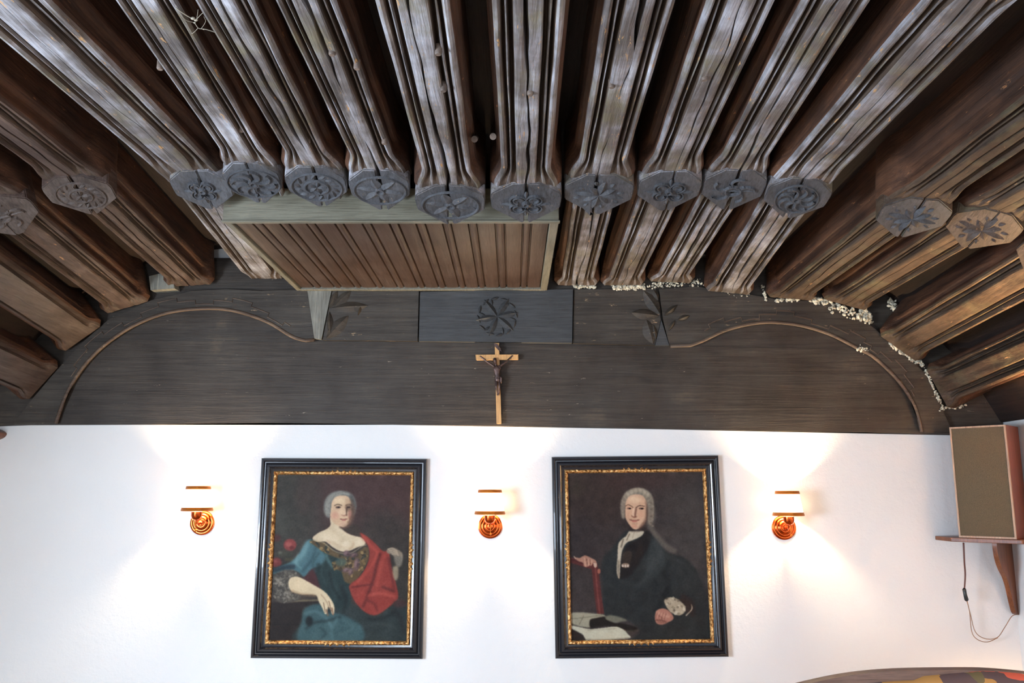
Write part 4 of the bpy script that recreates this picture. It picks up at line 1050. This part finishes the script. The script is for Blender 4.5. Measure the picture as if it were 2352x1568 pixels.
    for k in range(4): p.line([(822 + k * 20, 1182 + k * 3), (808 + k * 20, 1218 + k * 5), (828 + k * 18, 1250 + k * 4)], 4, (130, 78, 66), 3.5, .6); p.line([(832 + k * 20, 1180 + k * 3), (818 + k * 20, 1220 + k * 5)], 7, (216, 166, 146), 5, .5)
    p.ell(850, 1250, 40, 16, (140, 92, 80), 10, .5); p.line([(760, 640), (820, 720), (900, 790), (1000, 830)], 20, (74, 80, 84), 14, .5); p.line([(1000, 830), (1080, 930), (1120, 1060)], 22, (64, 68, 72), 16, .5)
    p.line([(640, 980), (600, 1080), (640, 1180)], 24, (44, 48, 51), 16, .7); p.line([(520, 780), (480, 880), (480, 1000)], 20, (64, 68, 70), 14, .5); p.line([(900, 1000), (860, 1060), (880, 1080)], 16, (34, 36, 38), 10, .7)
    return p


def portrait(label, corners_px, rollz, painter, gain, name='portrait_painting'):
    """moulded black frame with gilt inner edge and painted canvas hung on the back wall"""
    cx = sum(c[0] for c in corners_px) / 4; cy = sum(c[1] for c in corners_px) / 4
    C = at(cx, cy, D)
    T = [at(x, y, D - .02) for x, y in corners_px]
    W = ((T[1] - T[0]).length + (T[2] - T[3]).length) / 2; H = ((T[3] - T[0]).length + (T[2] - T[1]).length) / 2
    C = sum(T, Vector()) / 4
    g = thing(name, label, 'painting', (C.x, D, C.z), (0, radians(rollz), 0), 'framed oil portraits on the wall')
    # tilt: the top leans very slightly forward
    def loft(prof, x0, z0, nseg=1, ripple=0):
        bm = bmesh.new()
        corners = [(-1, 1), (1, 1), (1, -1), (-1, -1)]
        rows = []
        for e in range(4):
            a, b_ = corners[e], corners[(e + 1) % 4]
            for s in range(nseg):
                t_ = s / nseg; row = []
                for d_, h_ in prof:
                    pa = Vector((a[0] * (W / 2 - x0 - d_), 0, a[1] * (H / 2 - x0 - d_))); pb = Vector((b_[0] * (W / 2 - x0 - d_), 0, b_[1] * (H / 2 - x0 - d_)))
                    p = pa.lerp(pb, t_)
                    hh = h_
                    if ripple and h_ > z0: hh = h_ + ripple * (abs(sin(s * .9 + e)) - .5) + ripple * .5 * noise.noise(Vector((s * .7, e * 9, d_ * 200)))
                    row.append(bm.verts.new((p.x, -hh, p.z)))
                rows.append(row)
        n = len(rows)
        for i in range(n):
            a, b_ = rows[i], rows[(i + 1) % n]
            for j in range(len(prof) - 1): bm.faces.new((a[j], a[j + 1], b_[j + 1], b_[j]))
        return bm
    fw = .073
    bm = loft([(0, .001), (0, .026), (.004, .032), (.013, .034), (.018, .030), (.021, .022), (.026, .022), (.031, .028), (.038, .036), (.046, .038), (.052, .034), (.056, .026), (.060, .023), (.070, .020), (fw, .018), (fw, .004)], 0, 0)
    bm_obj('frame', bm, M['frame'], g, smooth=True, sharp=28)
    bm = loft([(0, .012), (.002, .022), (.007, .027), (.013, .027), (.018, .022), (.021, .014), (.022, .006)], fw - .001, .016, 90, .006)
    gl = bm_obj('gilt_edge', bm, M['gilt'], g, smooth=True, sharp=40)
    for (ux, uz, ang) in ((0, 1, 0), (0, -1, 180), (-1, 0, 90), (1, 0, -90)):
        bm = bmesh.new()
        bx_ = ux * (W / 2 - fw - .009); bz_ = uz * (H / 2 - fw - .009)
        mt = Matrix.Translation((bx_, -.022, bz_)) @ Matrix.Rotation(radians(-ang) if ux else radians(ang), 4, 'Y')
        fm_ = mt @ Matrix(((1, 0, 0, 0), (0, 0, -1, 0), (0, 1, 0, 0), (0, 0, 0, 1)))
        for k, (x_, l_, w_) in enumerate([(-.055, .03, .014), (-.032, .03, .02), (0, .026, .026), (.032, .03, .02), (.055, .03, .014)]):
            petal(bm, fm_, x_, -.010, radians(90 + (0 - x_) * 500), l_, w_, .010)
            petal(bm, fm_, x_ - .012, -.002, 0, .024, .014, .012)
        bm_obj('cartouche', bm, M['gilt'], g, smooth=True)
    # canvas
    p = painter(); col = p.finish(gain); ny, nx, _ = col.shape
    w2, h2 = W / 2 - fw - .018, H / 2 - fw - .018
    xs = np.linspace(-w2, w2, nx); zs = np.linspace(h2, -h2, ny)
    vx = np.zeros((ny, nx, 3)); vx[..., 0] = xs[None]; vx[..., 2] = zs[:, None]; vx[..., 1] = -.010
    idx = np.arange(ny * nx).reshape(ny, nx)
    f = np.stack([idx[:-1, :-1], idx[1:, :-1], idx[1:, 1:], idx[:-1, 1:]], -1).reshape(-1, 4)
    me = bpy.data.meshes.new('canvas'); me.from_pydata(vx.reshape(-1, 3).tolist(), [], f.tolist())
    ca = me.color_attributes.new('paint', 'FLOAT_COLOR', 'POINT')
    rgba = np.concatenate([col.reshape(-1, 3), np.ones((ny * nx, 1))], 1).astype(np.float32)
    ca.data.foreach_set('color', rgba.ravel()); me.materials.append(M['canvas'])
    cv = link(bpy.data.objects.new('canvas', me), g)
    bm = bmesh.new(); box(bm, (-w2 - .005, -.009, -h2 - .005), (w2 + .005, -.001, h2 + .005)); bm_obj('stretcher', bm, M['walnut'], g)
    return g


portrait('black-framed oil portrait of a lady in a blue dress with a red drape', [(598, 1052), (979, 1054), (972, 1515), (580, 1508)], .3, lady, .66)
portrait('black-framed oil portrait of a man in a grey wig and dark coat with papers', [(1268, 1051), (1650, 1044), (1672, 1506), (1275, 1513)], -.6, gentleman, .66)


# ------------------------------------------------------------------ wall lamps
def make_lamp(label):
    g = thing('wall_lamp', label, 'lamp', (0, 0, 0), (0, 0, 0), 'copper wall lamps with lit shades')
    # local: wall plane y=0, lamp towards -y, z=0 at the plate centre
    toY = Matrix.Rotation(radians(90), 4, 'X')      # local z -> -y
    bm = bmesh.new()
    lathe(bm, [(0, .001), (.068, .001), (.070, .004), (.068, .010), (.060, .013), (.056, .0125), (.052, .017), (.044, .020), (.040, .019), (.036, .024), (.024, .028), (.020, .027), (.016, .034), (0, .036)], 40, toY)
    bm_obj('backplate', bm, M['copper'], g, smooth=True, sharp=35)
    bm = bmesh.new()
    tube(bm, spline([(0, -.030, 0), (0, -.060, -.006), (0, -.088, .002), (0, -.098, .026)], 5), .006, 10)
    bm_obj('arm', bm, M['copper'], g, smooth=True)
    bm = bmesh.new()
    lathe(bm, [(0, .016), (.012, .016), (.026, .026), (.030, .040), (.030, .064), (.026, .066), (0, .066)], 28, Matrix.Translation((0, -.098, 0)))
    cup = bm_obj('bulb_holder', bm, M['copper'], g, smooth=True, sharp=40)
    bm = bmesh.new(); tube(bm, [(0.004, -.112, .018), (0.004, -.113, -.012), (0.005, -.113, -.030)], .0022, 6); lathe(bm, [(0, -.030), (.005, -.034), (.006, -.042), (0, -.047)], 10, Matrix.Translation((.005, -.113, 0)))
    bm_obj('pull_switch', bm, M['brass'], g, smooth=True)
    z0, z1, r0, r1 = .068, .206, .084, .063
    bm = bmesh.new()
    lathe(bm, [(r0, z0), (r1, z1), (r1 - .002, z1), (r0 - .002, z0), (r0, z0)], 48, Matrix.Translation((0, -.098, 0)) @ Matrix.Diagonal((1, .98, 1, 1)))
    sh = bm_obj('shade', bm, M['shade'], g, smooth=True, sharp=40)
    for (zz_, rr_, dh) in ((z0, r0, .020), (z1, r1, -.018)):
        bm = bmesh.new(); sl = (r1 - r0) / (z1 - z0)
        lathe(bm, [(rr_ + .001, zz_), (rr_ + .0035, zz_ + dh * .15), (rr_ + .003 + sl * dh, zz_ + dh * .85), (rr_ + .0005 + sl * dh, zz_ + dh), (rr_ - .003 + sl * dh, zz_ + dh), (rr_ - .003, zz_), (rr_ + .001, zz_)], 48, Matrix.Translation((0, -.098, 0)))
        bm_obj('trim_band', bm, M['brass'], sh, smooth=True, sharp=40)
    bm = bmesh.new(); lathe(bm, [(0, .066), (.010, .068), (.013, .082), (.019, .100), (.018, .116), (.010, .128), (0, .131)], 18, Matrix.Translation((0, -.098, 0)))
    t_ = bpy.data.materials.get('lit_bulb') or plain('lit_bulb', (1, .9, .75, 1), .4, emis=(1, .85, .62, 1), estr=12)
    bb = bm_obj('bulb', bm, t_, g, smooth=True)
    try: bb.visible_shadow = True
    except Exception: pass
    l = bpy.data.lights.new('bulb_light', 'POINT'); l.energy = BULB; l.color = (1.0, .76, .47); l.shadow_soft_size = .022
    lo = bpy.data.objects.new('bulb_light', l); COL.objects.link(lo); lo.parent = g; lo.location = (0, -.098, .138)
    return g


def copy_tree(o, parent=None, watt=None):
    c = o.copy(); COL.objects.link(c); c.parent = parent
    for ch in list(o.children): copy_tree(ch, c, watt)
    if watt and c.type == 'LIGHT': c.data = c.data.copy(); c.data.energy = watt; c.data.color = (1, .62, .28)
    return c


lamp = make_lamp('lit copper wall lamp to the left of the lady portrait')
spots = [((465, 1200), 'lit copper wall lamp to the left of the lady portrait'), ((1126, 1208), 'lit copper wall lamp between the two portraits'),
         ((1800, 1211), 'lit copper wall lamp to the right of the man portrait')]
for i, ((x, y), lb) in enumerate(spots):
    o = lamp if i == 0 else copy_tree(lamp)
    P = at(x, y, D); o.location = P; o['label'] = lb
o = copy_tree(lamp, None, 165); o['label'] = 'copper wall lamp on the right-hand wall, nearer than the corner shelf'
o.location = (XR, 3.9, EYE - .17); o.rotation_euler = (0, 0, radians(-90))
for yy_, lb in ((2.1, 'added copper wall lamp halfway along the right-hand wall, warming the light'), (-1.2, 'added warming copper wall lamp on the right-hand wall farthest from the portraits')):  # two more lamps, added out of view to warm the light on the right
    added_lamp = copy_tree(lamp, None, 75); added_lamp['label'] = lb; added_lamp.location = (XR, yy_, EYE - .17); added_lamp.rotation_euler = (0, 0, radians(-90))
zl = o.location.z

# ------------------------------------------------------------------ corner shelf, bracket, loudspeaker
dg = Vector((-1, -1, 0)).normalized(); tg = Vector((1, -1, 0)).normalized(); K = Vector((XR, D, 0))
zs = at(2250, 1240, 4.75).z
shf = thing('corner_shelf', 'brown wooden corner shelf on a scrolled bracket, carrying the loudspeaker', 'shelf', (XR, D, zs))
def loc(d_, t_, z_): return dg * d_ + tg * t_ + Vector((0, 0, z_))
bm = bmesh.new()
pp = [(0, 0), (.30, -.30), (.425, -.175), (.425, .175), (.30, .30)]
lo_ = [bm.verts.new(loc(a + .003, b_, -.012)) for a, b_ in pp]; hi_ = [bm.verts.new(loc(a + .003, b_, .010)) for a, b_ in pp]
bm.faces.new(lo_); bm.faces.new(hi_)
for i in range(5): bm.faces.new((lo_[i], lo_[(i + 1) % 5], hi_[(i + 1) % 5], hi_[i]))
bevel(bm, .003, 2); bm_obj('board', bm, M['walnut'], shf)
bm = bmesh.new()
Hb = .41
sc_ = spline([(.285, 0), (.285, -.03), (.27, -.09), (.235, -.14), (.20, -.17), (.165, -.20), (.13, -.25), (.105, -.31), (.075, -.375), (.05, -.40), (.012, -.41)], 5)
prof = [(.006, 0)] + [tuple(p) for p in sc_] 
a_ = [bm.verts.new(loc(p[0], -.012, p[1] - .012)) for p in prof]; b2 = [bm.verts.new(loc(p[0], .012, p[1] - .012)) for p in prof]
f1 = bm.faces.new(a_); f2 = bm.faces.new(b2)
for i in range(len(prof)): bm.faces.new((a_[i], a_[(i + 1) % len(prof)], b2[(i + 1) % len(prof)], b2[i]))
bm_obj('bracket', bm, M['walnut'], shf)

spk = thing('loudspeaker', 'brown wooden loudspeaker with woven tan grille standing on the corner shelf', 'speaker', K + loc(.28, 0, zs + .011))
w, dpt = .142, .20
hS = at(2310, 992, 4.60).z - zs - .011 if False else .605
def sl(d_, t_, z_): return dg * d_ + tg * t_ + Vector((0, 0, z_))
def sbox(bm, d0, d1, t0, t1, z0, z1):
    v = [bm.verts.new(sl((d1 if i & 1 else d0), (t1 if i & 2 else t0), (z1 if i & 4 else z0))) for i in range(8)]
    for f in ((0, 1, 3, 2), (4, 6, 7, 5), (0, 4, 5, 1), (2, 3, 7, 6), (0, 2, 6, 4), (1, 5, 7, 3)): bm.faces.new([v[i] for i in f])
bm = bmesh.new(); sbox(bm, -dpt / 2 - .02, .105, -w, w, 0, hS); bevel(bm, .003, 2); bm_obj('cabinet', bm, M['cabinet'], spk)
bm = bmesh.new()
for (t0, t1, z0, z1) in ((-w, -w + .009, 0, hS), (w - .009, w, 0, hS), (-w + .009, w - .009, 0, .010), (-w + .009, w - .009, hS - .009, hS)): sbox(bm, .105, .117, t0, t1, z0, z1)
bm_obj('front_edging', bm, wood('light_edging_wood', [(.26, .13, .06), (.36, .20, .10), (.42, .25, .14), (.5, .32, .2)], axis='z', bump=.1, rough=.45), spk)
bm = bmesh.new(); sbox(bm, .105, .113, -w + .009, w - .009, .010, hS - .009); bm_obj('grille', bm, M['grille'], spk)

# cable with inline connector hanging from the shelf
bm = bmesh.new(); pa = spline([at(2213, 1246, 4.87), at(2215, 1290, 4.88), at(2217, 1320, 4.89), at(2215, 1354, 4.90)], 5)
tube(bm, pa, .0045, 8)
cb_ = bm_obj('speaker_cable', bm, M['cable'], None, smooth=True)
cb_.data.transform(Matrix())
tag(cb_, 'dark brown cable hanging below the corner shelf with a black connector and thin wire loop', 'cable')
bm = bmesh.new(); tube(bm, [at(2215, 1350, 4.90), at(2214.5, 1353, 4.90), at(2217, 1366, 4.90), at(2220, 1377, 4.90), at(2221, 1380, 4.90)], [.006, .010, .0095, .011, .006], 10)
cn = bm_obj('connector', bm, M['black'], cb_, smooth=True)
bm = bmesh.new()
for pth in ([(2221, 1378), (2229, 1410), (2240, 1450), (2262, 1466), (2290, 1464), (2308, 1440), (2324, 1415), (2338, 1411)],
            [(2220, 1378), (2227, 1405), (2232, 1450), (2245, 1468), (2268, 1474), (2292, 1464)]):
    tube(bm, spline([at(x, y, 4.93 + .04 * i / len(pth)) for i, (x, y) in enumerate(pth)], 5), .0022, 6)
bm_obj('thin_wire', bm, M['wire'], cb_, smooth=True)

# ------------------------------------------------------------------ upholstered seat back at the lower right
YS = 3.3
st = thing('upholstered_bench', 'floral upholstered seat back with a curved brown wooden rim at the lower right corner', 'bench', at(2250, 1700, YS))
st.location.z = 0; si = Matrix.Translation(Vector(st.location)).inverted()
topc = [tuple(p) for p in spline([(1780, 1590), (1860, 1569), (1950, 1551), (2050, 1541), (2180, 1538), (2280, 1539), (2380, 1548), (2420, 1556)], 6)]
inn = [(x + 6, y + 15 + (8 if x < 2100 else -12 * min(1, (x - 2100) / 150))) for x, y in topc]
def strip(name, outer, inner, y0, y1, mat):
    bm = bmesh.new(); n = len(outer)
    A = [[bm.verts.new(si @ (at(p[0], p[1], YS) + Vector((0, dy, 0)))) for p in lst] for lst in (outer, inner) for dy in (y0, y1)]
    o0_, o1_, i0_, i1_ = A
    for i in range(n - 1):
        bm.faces.new((o0_[i], o0_[i + 1], o1_[i + 1], o1_[i])); bm.faces.new((i0_[i], i0_[i + 1], i1_[i + 1], i1_[i]))
        bm.faces.new((o0_[i], o0_[i + 1], i0_[i + 1], i0_[i])); bm.faces.new((o1_[i], o1_[i + 1], i1_[i + 1], i1_[i]))
    bm.faces.new((o0_[0], i0_[0], i1_[0], o1_[0])); bm.faces.new((o0_[-1], i0_[-1], i1_[-1], o1_[-1]))
    return bm_obj(name, bm, mat, st)
strip('wooden_rim', topc, inn, 0, .05, M['rimwood'])
bm = bmesh.new(); n = len(inn)
f0 = [si @ (at(p[0], p[1] - 2, YS) + Vector((0, -.006, 0))) for p in inn]
rows = []
for r_, (dy, dz) in enumerate(((0.03, .0), (-.012, -.004), (-.030, -.03), (-.036, -.10), (-.03, -.5))):
    rows.append([bm.verts.new((v.x, v.y + dy, v.z + dz if r_ < 4 else .42)) for v in f0])
for a, b_ in zip(rows[:-1], rows[1:]):
    for i in range(n - 1): bm.faces.new((a[i], a[i + 1], b_[i + 1], b_[i]))
bm_obj('padded_back', bm, M['floral'], st, smooth=True)
xl = f0[0].x; xr_ = f0[-1].x
bm = bmesh.new(); box(bm, (xl, -.50, .36), (xr_, .03, .45)); bevel(bm, .02, 3); bm_obj('seat_cushion', bm, M['floral'], st, smooth=True)
for (lx, ly) in ((xl + .04, -.46), (xr_ - .05, -.46), (xl + .04, .0), (xr_ - .05, .0)):
    bm = bmesh.new(); box(bm, (lx, ly, 0), (lx + .04, ly + .04, .37)); bevel(bm, .004, 2); bm_obj('leg', bm, M['rimwood'], st)

# ------------------------------------------------------------------ cobweb between two beams at upper left
zc = EYE + 1.27
bm = bmesh.new()
def wz(x, y, dz=0): return onz(x, y, zc + dz)
for pth, r_ in (([(404, 18), (420, 30), (440, 42), (452, 47)], .0016), ([(447, 52), (455, 64), (462, 66), (475, 68), (500, 76)], .0011), ([(450, 46), (460, 35), (470, 26)], .0006),
                ([(455, 64), (448, 72), (440, 78)], .0006), ([(405, 20), (425, 45), (447, 52)], .0006), ([(462, 66), (472, 50), (468, 38)], .0005), ([(452, 45), (454, 30), (455, 22)], .0005)):
    tube(bm, spline([wz(x, y) for x, y in pth], 4), r_, 5)
for (x, y, r_) in ((443, 42, .0045), (450, 46, .004), (447, 52, .0025), (468, 67, .002)):
    bmesh.ops.create_icosphere(bm, subdivisions=2, radius=r_, matrix=Matrix.Translation(wz(x, y)) @ Matrix.Diagonal((1.4, .8, 1, 1)))
tag(bm_obj('cobweb', bm, M['web'], smooth=True), 'small dusty cobweb strung between two beams at the upper left', 'cobweb')
